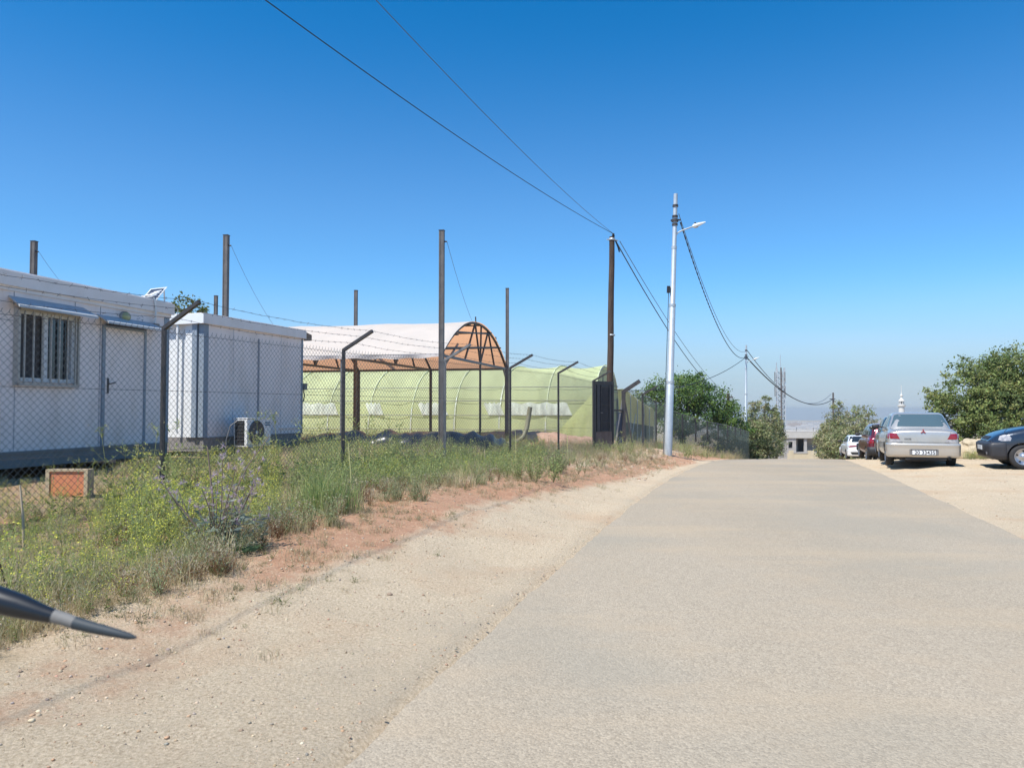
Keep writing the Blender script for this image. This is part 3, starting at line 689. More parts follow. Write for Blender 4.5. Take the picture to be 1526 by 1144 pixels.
# ---------------------------------------------------------------- arched shade canopy
def canopy():
    o = Vector((-2.03, 22.0, 0)); az = 13.5
    t = thing('shade_canopy', 'arched shade canopy with white cover and brown underside on dark steel posts', 'canopy', o, az)
    # local: +y across the arch (near eave y=0, far eave y=W), -x along the barrel
    Wd, ze, rise, LEN = 7.75, 3.0, 1.30, 12.2
    def arch(u): # u 0..1 across
        y = Wd * u; s = 1 - abs(2 * u - 1) ** 2.15
        return y, ze + rise * s
    def cover(a, b):
        x = .05 - a * (LEN + .1); u = b; y, z = arch(u)
        bay = (a * LEN / 3.05) % 1; sag = .035 * math.sin(math.pi * bay)
        return Vector((x, y, z + .05 - sag * (.6 + .4 * math.sin(math.pi * u)) + .012 * fbm(x * 1.3, y * 1.3)))
    mb = MB(); mb.grid(cover, 64, 30); o_ = mb.build('cover', cloth('canopy_cloth', (.86, .81, .75), (.95, .53, .29), .52, .06), t)
    # make sure the white face looks up
    me = o_.data
    if sum(p.normal.z for p in me.polygons) < 0: me.flip_normals()
    # loose valance along the near eave
    vm = MB(); vm.grid(lambda a, b: Vector((.05 - a * (LEN + .1), -.08 - .03 * math.sin(a * 60) * b, ze + .05 - .11 * b - .03 * math.sin(math.pi * ((a * LEN / 3.05) % 1)) + .015 * b * math.sin(a * 95))), 90, 3)
    vo = vm.build('valance', cloth('valance_cloth', (.80, .74, .70), (.86, .47, .26), .4, .05), t)
    if sum(p.normal.y for p in vo.data.polygons) > 0: vo.data.flip_normals()
    for k in range(5):
        x = -3.05 * k
        am = MB(); am.tube([Vector((x, *arch(i / 24))) for i in range(25)], .045, 6); am.build('arch', 'steel', t)
        ch = MB(); ch.bar((x, 0, ze), (x, Wd, ze), .075); ch.build('tie_beam', 'greypost' if k == 0 else 'steel', t)
        web = MB()
        def pt(u): y, z = arch(u); return Vector((x, y, z))
        web.bar(pt(.045), pt(.84), .05); web.bar(pt(.18), pt(.70), .05)
        for a_, b_ in (((x, Wd * .30, ze), pt(.45)), ((x, Wd * .53, ze), pt(.45)), ((x, Wd * .53, ze), pt(.545)), ((x, Wd * .53, ze), pt(.66)), ((x, Wd * .77, ze), pt(.66))): web.bar(a_, b_, .05)
        web.build('arch_web', 'steel', t)
        for y, m in ((0, 'greypost'), (Wd, 'steel')):
            w = t.matrix_basis @ Vector((x, y, 0)); g = ground(w.x, w.y)
            MB().bar((x, y, g - .2), (x, y, ze), .09).build('post', m, t)
        if k == 0:
            w = t.matrix_basis @ Vector((x, Wd * .53, 0)); MB().bar((x, Wd * .53, ground(w.x, w.y) - .2), (x, Wd * .53, ze), .06).build('post', 'steel', t)
            for (p_, q_) in (((x, 0, ze - .45), (x, 1.6, ze + .45)), ((x, Wd, ze - .4), (x, Wd - .5, ze))): MB().bar(p_, q_, .05).build('knee_brace', 'greypost', t)
    for y, z in ((0, ze), (Wd, ze)): MB().bar((.05, y, z), (-LEN - .05, y, z), .08).build('eave_beam', 'steel', t)
    for u in (.165, .335, .5, .665, .835):
        y, z = arch(u); MB().bar((.12, y, z - .045), (-LEN, y, z - .045), .04).build('purlin', 'steel', t)
    for u in (.46, .80):
        y, z = arch(u); MB().bar((.0, y, z), (.0, y - .03, z + .22), .035).build('end_stub', 'steel', t)
    # diagonal bracing under the cover
    for k in range(4):
        MB().bar((-3.05 * k, 0, ze), (-3.05 * (k + .5), Wd * .15, ze + .6), .05).build('brace', 'steel', t)
        MB().bar((-3.05 * (k + .9), 0, ze), (-3.05 * (k + .5), Wd * .3, ze + 1.0), .05).build('brace', 'steel', t)
canopy()
# heap of black plastic under it
def heap():
    pts = [Vector(p) for p in ((-6.3, 20.2, 0), (-4.4, 20.0, 0), (-3.2, 20.3, 0), (-1.6, 20.5, 0), (-.5, 21.8, 0), (.15, 24.2, 0))]
    hs_ = [.48, .52, .42, .52, .60, .13]
    def f(a, b):
        s = a * (len(pts) - 1); i = min(int(s), len(pts) - 2); u = s - i; c = pts[i].lerp(pts[i + 1], u); h = hs_[i] * (1 - u) + hs_[i + 1] * u
        h *= 1 + .45 * noise.noise(Vector((a * 14, 0, 3))) ; h = max(.03, h * math.sin(math.pi * min(1, max(0, .02 + a * 1.02))) ** .3)
        th = math.pi * b; w = .55 + .15 * math.sin(a * 17)
        return Vector((c.x, c.y - w * math.cos(th) * (.8 if a < .7 else .7), ground(c.x, c.y) - .04 + h * math.sin(th) ** .8 + .05 * fbm(a * 26, b * 5, 4) * math.sin(th)))
    mb = MB(); mb.grid(f, 150, 18)
    tag(mb.build('plastic_heap', 'black_plastic'), 'long crumpled heap of black plastic sheeting on the ground under the canopy', 'plastic sheeting')
    pp = MB(); pp.tube([at(744, 663, 24.0), at(757, 661, 24), at(772, 657, 24.1), at(780, 651, 24.2), at(785, 638, 24.3), at(788, 620, 24.4), at(790, 606, 24.4)], .075, 8)
    tag(pp.build('bent_pipe', mat('olive_pipe', (.19, .185, .11), (.26, .25, .16), 5, .6)), 'bent olive drainage pipe sticking up in front of the greenhouse', 'pipe')
heap()
# ---------------------------------------------------------------- greenhouses
def greenhouse():
    o = at(884, 655, 31.5); o.z = 0
    t = thing('greenhouse', 'long yellow-green net-covered tunnel greenhouse behind the canopy', 'greenhouse', o, 15)
    Wd, LEN = 8.2, 30.0; zb = .05; H = 3.4
    def arch(u):
        th = math.pi * (1 - u); c = math.cos(th); s = math.sin(th)
        return Wd / 2 + Wd / 2 * (abs(c) ** .82) * (1 if c > 0 else -1), zb + H * s ** .72
    cl = cloth('pale_green_net', (.80, .90, .52), (.82, .91, .54), .60, .24, .55, (1.3, .5, .25), .16)  # stretched tone bands: overlapping net, and sun shining through put into the colour
    def f(a, b):
        x = -a * LEN; y, z = arch(b); bay = (a * LEN / 2.0) % 1; s = math.sin(math.pi * b)
        k = .12 * math.sin(math.pi * bay) * (s ** .5)
        y = Wd / 2 + (y - Wd / 2) * (1 - k / 4 - .012 * fbm(x * .9, b * 6, 4)); z -= k + .03 * fbm(x * 1.2, b * 5, 2) * s; y -= .03 * fbm(x * 3.5, b * 1.5, 7) * s
        return Vector((x, y, z))
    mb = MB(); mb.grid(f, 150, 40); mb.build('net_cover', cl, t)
    pl = cloth('clear_plastic_vent', (.84, .88, .80), (.84, .88, .80), .4, .35, 2.2, (2.5, 1, .6), .1)
    M['net_strap'] = mat('pale_strap', (.62, .66, .42), rough=.8)
    r = random.Random(3)
    for (a0, a1) in ((1.0, 3.6), (3.9, 4.6), (6.4, 7.6), (9.4, 10.1), (11.6, 14.0), (17, 19), (21, 25)):
        v = MB()
        def g(a, b, a0=a0, a1=a1):
            x = -(a0 + (a1 - a0) * a) - (.25 * (b - .5)); z = zb + 1.17 + (.50 + .04 * math.sin(a * 23)) * b; y = None
            u0, u1 = 0.0, .3
            for _ in range(18):
                um = (u0 + u1) / 2
                if arch(um)[1] < z: u0 = um
                else: u1 = um
            y = arch(u0)[0]
            return Vector((x, y - .05 - .02 * math.sin(a * 30 + b), z))
        v.grid(g, 20, 4); v.build('vent_strip', pl, t)
    for k in range(16):
        x = -2.0 * k; hm_ = MB(); hm_.tube([Vector((x, arch(i / 20)[0], arch(i / 20)[1] - .05)) for i in range(21)], .03, 5); hm_.build('hoop', 'galv', t); rd = MB(); rd.tube([Vector((x + .03, arch(i / 20)[0] + (-.02 if i < 10 else .02), arch(i / 20)[1] + .02)) for i in range(21)], .022, 5); rd.build('net_strap', 'net_strap', t)
    for z in (.55, 1.15, 1.77, 2.35):
        u0, u1 = 0.0, .5
        for _ in range(20):
            um = (u0 + u1) / 2
            if arch(um)[1] < z + zb: u0 = um
            else: u1 = um
        MB().tube([(0, arch(u0)[0] - .035, z + zb), (-LEN, arch(u0)[0] - .035, z + zb)], .014, 4).build('side_wire', 'greypost', t)
    # end wall with gathered net
    em = cloth('grey_green_end_net', (.46, .50, .38), (.46, .50, .38), .35, .2, .8)
    e = MB(); e.grid(lambda a, b: Vector((-.02 + .05 * math.sin(b * 9) * a, Wd / 2 + (arch(b)[0] - Wd / 2) * a, zb + (arch(b)[1] - zb) * a)), 8, 40); e.build('end_wall', em, t)
    for z in (.7, 1.3, 1.9, 2.3, 2.6): MB().bar((.05, .55, z), (.05, Wd - .55, z), .035).build('end_rail', 'greypost', t)
    for y in (.9, 2.4, 4.1, 5.8, 7.3): MB().bar((.06, y, -.2), (.06, y, 2.9 if 1 < y < 7 else 2.0), .045).build('end_upright', 'greypost', t)
    # yellow flap of net pulled tight to the corner
    fl = MB(); fl.grid(lambda a, b: Vector((.10 - a * 1.5, -.04 - .40 * (1 - b) * (1 - a) - .05 * math.sin(a * 17 + b * 2) * (1 - b), zb + .06 + b * (2.1 - 1.6 * a))), 24, 12)
    fl.build('net_flap', cloth('yellow_green_net', (.78, .84, .42), (.78, .84, .42), .5, .2, 1.2), t)
    MB().tube([(.2, -.25, zb - .1), (.2, -.25, .45)], .16, 8).build('weight_bag', 'meshgreen', t)
    # sheltered plant rows on the far side
    # second structure: pale sloping roof cloth over dark side netting
    o2 = Vector((4.9, 38.2, 0)); t2 = thing('shade_house', 'low shade house with pale sloping cloth roof over dark netting sides behind the far fence', 'shade house', o2, 20)
    Ws, Ln = 12.4, 16.0
    P = [(0, -.6), (0, 1.2), (.3, 1.9), (1.2, 2.45), (2.6, 2.55), (4.6, 2.35), (7.2, 2.0), (9.6, 1.72), (12.0, 1.5), (12.4, 1.1)]
    def prof2(u):
        s = u * (len(P) - 1); i = min(int(s), len(P) - 2); f_ = s - i; return P[i][0] * (1 - f_) + P[i + 1][0] * f_, P[i][1] * (1 - f_) + P[i + 1][1] * f_
    rb = MB(); rb.grid(lambda a, b: Vector((.02 - a * Ln, prof2(.12 + .88 * b)[0], prof2(.12 + .88 * b)[1] - .06 * math.sin(math.pi * ((a * Ln / 2.5) % 1)) + .03 * fbm(a * 9, b * 9))), 40, 40)
    rb.build('roof_cloth', cloth('pale_roof_cloth', (.72, .70, .42), (.7, .68, .42), .45, .15, .6), t2)
    up = MB(); up.grid(lambda a, b: Vector((.03 + .03 * math.sin(a * 40), a * Ws, (lambda zt: zt - (zt - (.95 - .10 * a * 6)) * b)(np.interp(a * Ws, [p[0] + i * 1e-6 for i, p in enumerate(P)], [p[1] for p in P])))), 50, 6)
    up.build('end_cloth', cloth('pale_end_cloth', (.66, .66, .36), (.66, .66, .36), .4, .2, .9), t2)
    dn = MB(); dn.grid(lambda a, b: Vector((.0, a * Ws, (.95 - .6 * a) * (1 - b) + (-.6 - 1.3 * a) * b)), 30, 6)
    dn.build('dark_side_net', mat('dark_shade_net', (.035, .05, .042), (.10, .125, .10), 2.2, .9, bump=.6, bscale=6, dirt=(.16, .18, .15), dscale=3), t2)
    for y in np.linspace(.4, Ws - .3, 7):
        zt = float(np.interp(y, [p[0] + i * 1e-6 for i, p in enumerate(P)], [p[1] for p in P]))
        MB().tube([(.12, y, -1.8), (.12, y, zt - .1)], .03, 6).build('upright', 'galv', t2)
    for y in (1.0, 3.8, 6.5): MB().tube([(.16, y, -.7), (.16, y + 1.7, 1.2)], .025, 5).build('diagonal_brace', 'galv', t2)
greenhouse()
# mound of reddish earth in front of the greenhouse
def mound():
    def f(a, b):
        x = -3.0 + 7.6 * a; D = 29.2 + 1.9 * b + x * -.05
        s = math.sin(math.pi * b) ** .7 * min(1, math.sin(math.pi * a) * 3) ** .5
        return Vector((x, D, ground(x, D) - .03 + .33 * s * (1 + .35 * fbm(x * .9, D * .9)) + .05 * fbm(x * 4, D * 4, 8) * s))
    mb = MB(); mb.grid(f, 90, 24)
    tag(mb.build('earth_mound', mat('red_earth', (.42, .24, .16), (.56, .38, .27), 6, .95, bump=1, bscale=20)), 'low bank of reddish earth along the foot of the greenhouse', 'earth mound', kind='structure')
mound()
# ---------------------------------------------------------------- poles and wires
def wire(name, a, b, sag, r, m, label, group=None, n=40, parent=None):
    a = Vector(a); b = Vector(b); mb = MB()
    mb.tube([a.lerp(b, k / n) - Vector((0, 0, sag * 4 * (k / n) * (1 - k / n))) for k in range(n + 1)], r, 5)
    return tag(mb.build(name, m), label, 'wire', group)
def wooden_pole():
    top = at(912, 353, 29.0); bot = at(907.5, 660, 29.0); bot.z = ground(bot.x, bot.y) - .3
    t = thing('utility_pole', 'tall dark wooden utility pole standing behind the open gate leaf', 'utility pole', (bot.x, bot.y, 0), 0, 'wooden utility poles')
    o = Vector(t.location)
    pts = [bot.lerp(top, k / 8) - o + Vector((.008 * math.sin(k * 2), 0, 0)) for k in range(9)]
    MB().tube(pts, [.135 - .035 * k / 8 for k in range(9)], 14).build('shaft', 'creosote', t)
    T = top - o
    b = MB(); b.lathe([(.115, -.14), (.125, -.14), (.125, -.06), (.115, -.06)], 14, Matrix.Translation(T)); b.bar(T + Vector((-.2, -.1, -.12)), T + Vector((.24, .1, -.12)), .04); b.build('bracket', 'galv', t)
    MB().lathe([(0, 0), (.045, 0), (.06, .05), (.04, .09), (.045, .13), (0, .14)], 10, Matrix.Translation(T + Vector((.05, 0, 0)))).build('insulator', 'cable', t)
    MB().tube([T + Vector((.14, .03, -.14)), T + Vector((.24, .1, -.35)), T + Vector((.30, .12, -.55))], .03, 6).build('cable_joint', 'cable', t)
    MB().lathe([(.128, -3.45), (.132, -3.45), (.132, -3.40), (.128, -3.40)], 14, Matrix.Translation(T + Vector((-.03, 0, -.3)))).build('band', 'galv', t)
    # the pole beyond the big tree
    p2 = at(1085, 586, 80); b2 = Vector((p2.x, p2.y, ground(p2.x, p2.y) - .3))
    t2 = thing('utility_pole', 'far wooden pole top poking out above the big green tree', 'utility pole', (p2.x, p2.y, 0), 0, 'wooden utility poles')
    MB().tube([b2 - Vector((p2.x, p2.y, 0)), Vector((0, 0, p2.z))], [.2, .16], 8).build('shaft', 'creosote', t2)
    MB().bar((-.5, 0, p2.z - .4), (.5, 0, p2.z - .4), .14).build('cross_arm', 'creosote', t2)
    A = Vector((-5.6, 9.4, 8.35)); 
    e1 = at(395, 0, 11.5); e2 = at(560, 0, 11.5)
    for e, r, m, lab, sg in ((e1, .0095, 'cable', 'thick black overhead wire crossing the sky to the wooden pole top', .75), (e2, .007, 'cable_thin', 'thinner grey overhead wire crossing the sky above the thick black one', .75)):
        P = top + Vector((-.1 if r > .01 else .05, 0, -.1 if r > .01 else .12)); d = e - P; far = P + d * 2.0; far.z += .9
        # keep the wire on e: shift the sagging curve so that it passes there
        s_ = 1 / 2.0; cur = P.lerp(far, s_).z - sg * 4 * s_ * (1 - s_); far.z += (e.z - cur) / s_
        wire('overhead_wire', P, far, sg, r, m, lab, 'overhead wires on the wooden pole')
    for q, r, lab, sg, m in ((at(1079, 587, 79.6), .022, 'thick wire sloping down from the wooden pole top towards the far pole', 1.1, 'cable'), (at(1090, 590, 79.6), .014, 'faint thin wire sloping beside the thick one from the wooden pole', 1.0, 'cable_thin')):
        wire('overhead_wire', top + Vector((.15 if m == 'cable' else .3, .05, -.15)), q, sg, r, m, lab, 'overhead wires on the wooden pole')
    return top
wtop = wooden_pole()
def street_lamp(px_b, px_t, py_t, D, label, big=True):
    top = at(px_t, py_t, D); bot = at(px_b, 670, D); g = ground(bot.x, D)
    t = thing('street_lamp', label, 'street lamp', (bot.x, bot.y, 0), 0, 'galvanized poles along the road')
    o = Vector(t.location); B = Vector((0, 0, g - .3)); T = top - o
    P = lambda f: B.lerp(T, f)
    s = MB(); s.tube([P(0), P(.02), P(.30), P(.302), P(.585), P(.587), P(.80), P(.802), P(1)], [.145, .14, .132, .118, .108, .095, .085, .078, .07], 16); s.build('shaft', 'galv', t)
    for f in (.30, .585, .80): MB().tube([P(f - .006), P(f + .004)], .14 if f < .4 else (.118 if f < .7 else .095), 12).build('collar', 'galv', t)
    for f in (.885, .915, .955): MB().tube([P(f - .004), P(f + .004)], .10, 10).build('clamp', 'steel', t)
    MB().tube([P(.895), P(.905)], .12, 10).build('clamp', 'steel', t)
    MB().bar(P(.90) + Vector((-.15, -.02, 0)), P(.90) + Vector((.2, .02, .03)), .05).build('bracket', 'steel', t)
    ab = P(.845); ad = Vector((1.0, .12, .38)).normalized()
    MB().tube([ab + Vector((.05, 0, 0)), ab + Vector((.12, .01, .10)), ab + Vector((.28, .03, .18)), ab + Vector((.0, 0, .075)) + ad * .75], .026, 8).build('arm', 'galv', t)
    h0 = ab + Vector((0, 0, .075)) + ad * .70
    hd = MB(); hd.tube([h0, h0 + ad * .06, h0 + ad * .25, h0 + ad * .5], [.03, .075, .06, .018], 10); ho = hd.build('lamp_head', 'white', t)
    MB().lathe([(0, .0), (.035, 0), (.035, .05), (0, .06)], 10, Matrix.Translation(h0 + ad * .1 + Vector((0, 0, .06)))).build('photocell', 'cable', ho)
    MB().tube([h0 + ad * .08 - Vector((0, 0, .05)), h0 + ad * .2 - Vector((0, 0, .055))], .04, 8).build('lens', 'clearlens', ho)
    if big:
        MB().bar(P(.63) + Vector((-.16, -.03, 0)), P(.655) + Vector((-.16, -.03, 0)), .10, .1).build('junction_box', 'cable', t)
        MB().tube([P(.655) + Vector((-.15, -.03, 0)), P(.35) + Vector((-.16, -.03, 0)), P(0.02) + Vector((-.17, -.03, 0))], .013, 5).build('cable', 'cable_thin', t)
    return top, P(.90) + o
l1, c1 = street_lamp(995, 1007, 289, 26.7, 'tall galvanized street lamp pole standing at the left road edge')
l2, c2 = street_lamp(1110.5, 1112, 514, 62, 'smaller far street lamp pole beyond the big green tree', False)
def third_pole():
    p = at(1241.5, 585, 110); t = thing('utility_pole', 'thin far pole showing above the right-hand roadside trees', 'utility pole', (p.x, p.y, 0), 0, 'galvanized poles along the road')
    MB().tube([(0, 0, ground(p.x, p.y) - .3), (0, 0, p.z)], [.2, .13], 8).build('shaft', 'column', t); MB().bar((-.5, 0, p.z - .9), (.3, 0, p.z - .9), .12).build('bracket', 'steel', t); return p
l3 = third_pole()
G2 = 'wires strung between the galvanized poles'
def twisted():
    n = 60; a, b = c1 + Vector((.2, .05, -.05)), c2; mb = MB()
    for ph in (0, math.pi):
        mb.tube([a.lerp(b, k / (n * 3)) - Vector((0, 0, 1.55 * 4 * (k / (n * 3)) * (1 - k / (n * 3)))) + Vector((.014 * math.cos(k * 1.1 + ph), 0, .014 * math.sin(k * 1.1 + ph))) for k in range(n * 3 + 1)], .013, 5)
    tag(mb.build('overhead_cable', 'cable'), 'thick twisted black cable sagging from the tall street lamp to the far one', 'wire', G2)
twisted()
wire('overhead_cable', l1 + Vector((.1, 0, -.7)), c2 + Vector((.1, 0, .5)), 1.6, .012, 'cable_thin', 'thin pale wire sagging above the twisted black cable', G2)
wire('overhead_cable', c2 + Vector((.1, 0, -.1)), l3 + Vector((0, 0, -.9)), 2.0, .05, 'cable', 'thick black cable sagging from the far street lamp to the third pole', G2)
wire('overhead_cable', c2 + Vector((.1, 0, .5)), l3 + Vector((-.3, 0, -.2)), 2.6, .03, 'cable_thin', 'faint thin wire sagging towards the third pole', G2)
wire('overhead_cable', c2 + Vector((-.1, 0, -.1)), at(880, 577, 34), 1.0, .022, 'cable', 'wire sloping left from the far street lamp behind the tall lamp pole', G2)
# ---------------------------------------------------------------- telecom mast
def mast():
    D = 130; p = at(1163, 548, D); g = ground(p.x, D)
    t = thing('telecom_mast', 'slender lattice telecom mast beyond the roadside trees', 'mast', (p.x, D, g), 12)
    H = p.z - g; mb = MB(); s = .62
    cs = [(-s, -s), (s, -s), (s, s), (-s, s)]
    for x, y in cs: mb.bar((x, y, 0), (x, y, H), .16)
    k = 0; z = 0
    while z < H - .9:
        for i in range(4):
            a = cs[i]; b = cs[(i + 1) % 4]
            mb.bar((*a, z), (*b, z + .95), .11); mb.bar((*a, z), (*b, z), .11)
            mb.bar((*b, z), (*a, z + .95), .10)
        z += .95
    mb.build('lattice', 'galv', t)
    for a in range(3):
        an = hv(a * 120 + 20) * .95
        for zz in (H - 1.6, H - 4.0): MB().bar((an.x, an.y, zz - .8), (an.x, an.y, zz + .9), .26, .14).build('antenna_panel', 'greypost', t)
    MB().tube([(0, 0, H), (0, 0, H + 2.2)], .05, 5).build('whip_antenna', 'galv', t)
    MB().tube([(-.62, 0, H - .6), (-.62, 0, H + .9)], .08, 5).build('whip_antenna', 'galv', t)
    MB().box((-.12, -.75, 0), (.12, -.65, H)).build('cable_ladder', 'column', t)
mast()
# ---------------------------------------------------------------- unfinished concrete house at the end of the road
def house():
    D = 104; c = at(1197, 672, D); zt = at(1197, 642, D).z; g = ground(c.x, D) - .5
    t = thing('concrete_house', 'low unfinished grey concrete house with flat roof at the end of the road', 'house', (c.x, D, 0), 8)
    blk = mat('grey_block', (.36, .34, .32), (.44, .42, .39), 1.2, .9, dirt=(.25, .23, .21), dscale=.7)
    x0 = (1160 - 1197) / 1150 * D; x1 = (1245 - 1197) / 1150 * D; zm = zt - .95
    # wall pieces round a window and a deep porch
    wl_, wr_ = (1176 - 1197) / 1150 * D, (1182 - 1197) / 1150 * D; pz = zm - 2.2
    mb = MB(); xp = (1187 - 1197) / 1150 * D
    mb.box((x0, 0, g), (wl_, 9, zm)); mb.box((wr_, 0, g), (xp, 9, zm)); mb.box((wl_, 0, g), (wr_, 9, zm - .62 - .75)); mb.box((wl_, 0, zm - .5), (wr_, 9, zm))
    mb.box((xp, 2.5, g), (x1, 9, zm)); mb.box((xp + .0, 0.02, g), (x1, 2.48, zm - 1.6 - .3)); mb.build('wall', blk, t)
    box('window_opening', (wl_, .3, zm - 1.37), (wr_, .34, zm - .5), 'dark', t)
    box('doorway', (xp + .8, 2.44, zm - 1.9), (xp + 1.6, 2.499, zm - .25), 'dark', t)
    box('porch_column', (xp + 1.05, .05, zm - 1.9), (xp + 1.4, .4, zm), blk, t)
    box('roof_slab', (x0 - .1, -.15, zm), (x1 + .2, 9.2, zt - .15), mat('pale_slab', (.45, .43, .39), (.52, .50, .46), 1.5, .9), t)
    pm = MB(); pm.box((x0 - .1, -.15, zt - .15), (x1 + .2, .05, zt)); pm.box((x0 - .1, 9.0, zt - .15), (x1 + .2, 9.2, zt)); pm.build('parapet', blk, t)
    for i in range(4):
        xx = x0 + .5 + i * 2.2; MB().tube([(xx, 1, zt - .15), (xx + .03, 1, zt + .45)], .03, 4).build('rebar', 'steel', t)
    # sandy wall in front
    w = thing('garden_wall', 'low sandy yard wall in front of the grey concrete house', 'wall', (c.x, D - 4, 0), 8)
    zt2 = at(1180, 673, D - 4).z; ym = mat('sandy_render', (.50, .42, .28), (.56, .48, .34), 2, .9)
    f = (D - 4) / 1150
    box('wall', ((1158 - 1197) * f, 0, g - .8), ((1225 - 1197) * f, .25, zt2 - .2), ym, w)
    box('pier', ((1160 - 1197) * f, -.04, g - .8), ((1166.5 - 1197) * f, .3, zt2 + .15), ym, w); box('pier', ((1187 - 1197) * f, -.04, g - .8), ((1196 - 1197) * f, .3, zt2 + .15), ym, w)
    box('coping', ((1166.6 - 1197) * f, -.05, zt2 - .2), ((1186.9 - 1197) * f, .3, zt2 - .12), 'concrete', w)
house()
def minaret():
    D = 260; p = at(1343, 574, D); g = ground(p.x, D) - 1
    t = thing('minaret', 'slim white minaret top behind the silver sedan roof', 'minaret', (p.x, D, g), 0)
    H = p.z - g; m = mat('white_stone', (.60, .58, .54), (.66, .64, .60), 2, .6)
    z = lambda py: at(1343, py, D).z - g
    MB().lathe([(.95, 0), (.90, z(606)), (1.25, z(605)), (1.3, z(603.2)), (.8, z(603)), (.8, z(602))], 20, sm=False).build('shaft', m, t)
    for k in range(8):
        a = k * math.pi / 4; MB().tube([(.75 * math.cos(a), .75 * math.sin(a), z(602)), (.75 * math.cos(a), .75 * math.sin(a), z(597.6))], .12, 6).build('column', m, t)
    MB().lathe([(.4, z(602)), (.4, z(597.6))], 10).build('core', 'greypost', t)
    MB().lathe([(1.0, z(597.6)), (1.0, z(597)), (.85, z(596.6)), (.6, z(594.8)), (.28, z(592.8)), (.22, z(591.5)), (.5, z(590)), (.52, z(589)), (.2, z(587.6)), (.12, z(585)), (.06, z(574))], 16).build('dome', m, t)
minaret()
# ---------------------------------------------------------------- trees
def crown(name, lobes, n, size, cols, seed, parent, material='leaf', flat=.0, clump=60, spread=.34, elong=1.0):
    """leaf quads gathered in clumps over several lobes; lobes: (x, y, z, rx, ry, rz)"""
    r = np.random.default_rng(seed); vol = np.array([l[3] * l[4] * l[5] for l in lobes]) ** .7; vol = vol / vol.sum()
    Qs = []; Cs = []
    for (cx, cy, cz, rx, ry, rz), w in zip(lobes, vol):
        k = max(3, int(n * w / clump)); d = r.normal(size=(k, 3)); d /= np.linalg.norm(d, axis=1)[:, None]
        rad = r.uniform(.35, 1.04, k) ** .55
        cen = np.array([cx, cy, cz]) + d * rad[:, None] * np.array([rx, ry, rz])
        keep = cen[:, 2] > cz - rz * .95; cen = cen[keep]; k = len(cen); dd = d[keep]
        sz = spread * (rx + ry + rz) / 3 * r.uniform(.45, 1.15, k)
        p = cen[:, None, :] + r.normal(size=(k, clump, 3)) * sz[:, None, None] * np.array([.55, .55, .4])
        nrm = r.normal(size=(k, clump, 3)) + dd[:, None, :] * 1.1 + np.array([0, 0, .55]); nrm /= np.linalg.norm(nrm, axis=2)[:, :, None]
        p = p.reshape(-1, 3); nrm = nrm.reshape(-1, 3); m = len(p)
        a = np.cross(nrm, r.normal(size=(m, 3))); a /= np.linalg.norm(a, axis=1)[:, None]; b = np.cross(nrm, a)
        s = size * r.uniform(.55, 1.3, m)[:, None]
        Qs.append(np.stack([p - a * s * elong, p - b * s * .5, p + a * s * elong, p + b * s * .5], 1))
        ci = r.integers(0, len(cols), k); base = np.array(cols)[ci][:, None, :].repeat(clump, 1).reshape(-1, 3)
        Cs.append(base * r.uniform(.7, 1.35, (m, 1)) * r.uniform(.9, 1.1, (m, 3)))
    return link(name, quads_mesh(name, np.concatenate(Qs), np.concatenate(Cs), M[material]), parent)
def tree(label, x, D, h, lobes, n, size, cols, seed, trunk_r=.2, group=None, limbs=5, name='tree', **kw):
    g = ground(x, D, False)
    t = thing(name, label, 'tree', (x, D, g), 0, group)
    r = random.Random(seed); tk = MB(); zt = min(l[2] for l in lobes)
    tk.tube([(0, 0, -.3), (.03, .02, zt * .4), (r.uniform(-.1, .1), 0, zt * .9)], [trunk_r * 1.25, trunk_r, trunk_r * .8], 9)
    for l in lobes[:limbs]:
        mid = Vector((l[0] * .45 + r.uniform(-.2, .2), l[1] * .45, zt * .8 + (l[2] - zt * .8) * .5))
        tk.tube([(0, 0, zt * .6), mid, (l[0], l[1], l[2] + l[5] * .5)], [trunk_r * .6, trunk_r * .4, trunk_r * .12], 6)
    tk.build('trunk', 'bark', t)
    crown('crown', lobes, n, size, cols, seed, t, **kw)
    return t
GREEN = [(.12, .19, .045), (.08, .15, .04), (.15, .22, .05), (.09, .16, .05)]
OLIVE = [(.24, .27, .11), (.30, .30, .15), (.19, .23, .10), (.36, .34, .20)]
OAK = [(.16, .205, .06), (.22, .26, .085), (.12, .16, .055), (.26, .285, .10)]
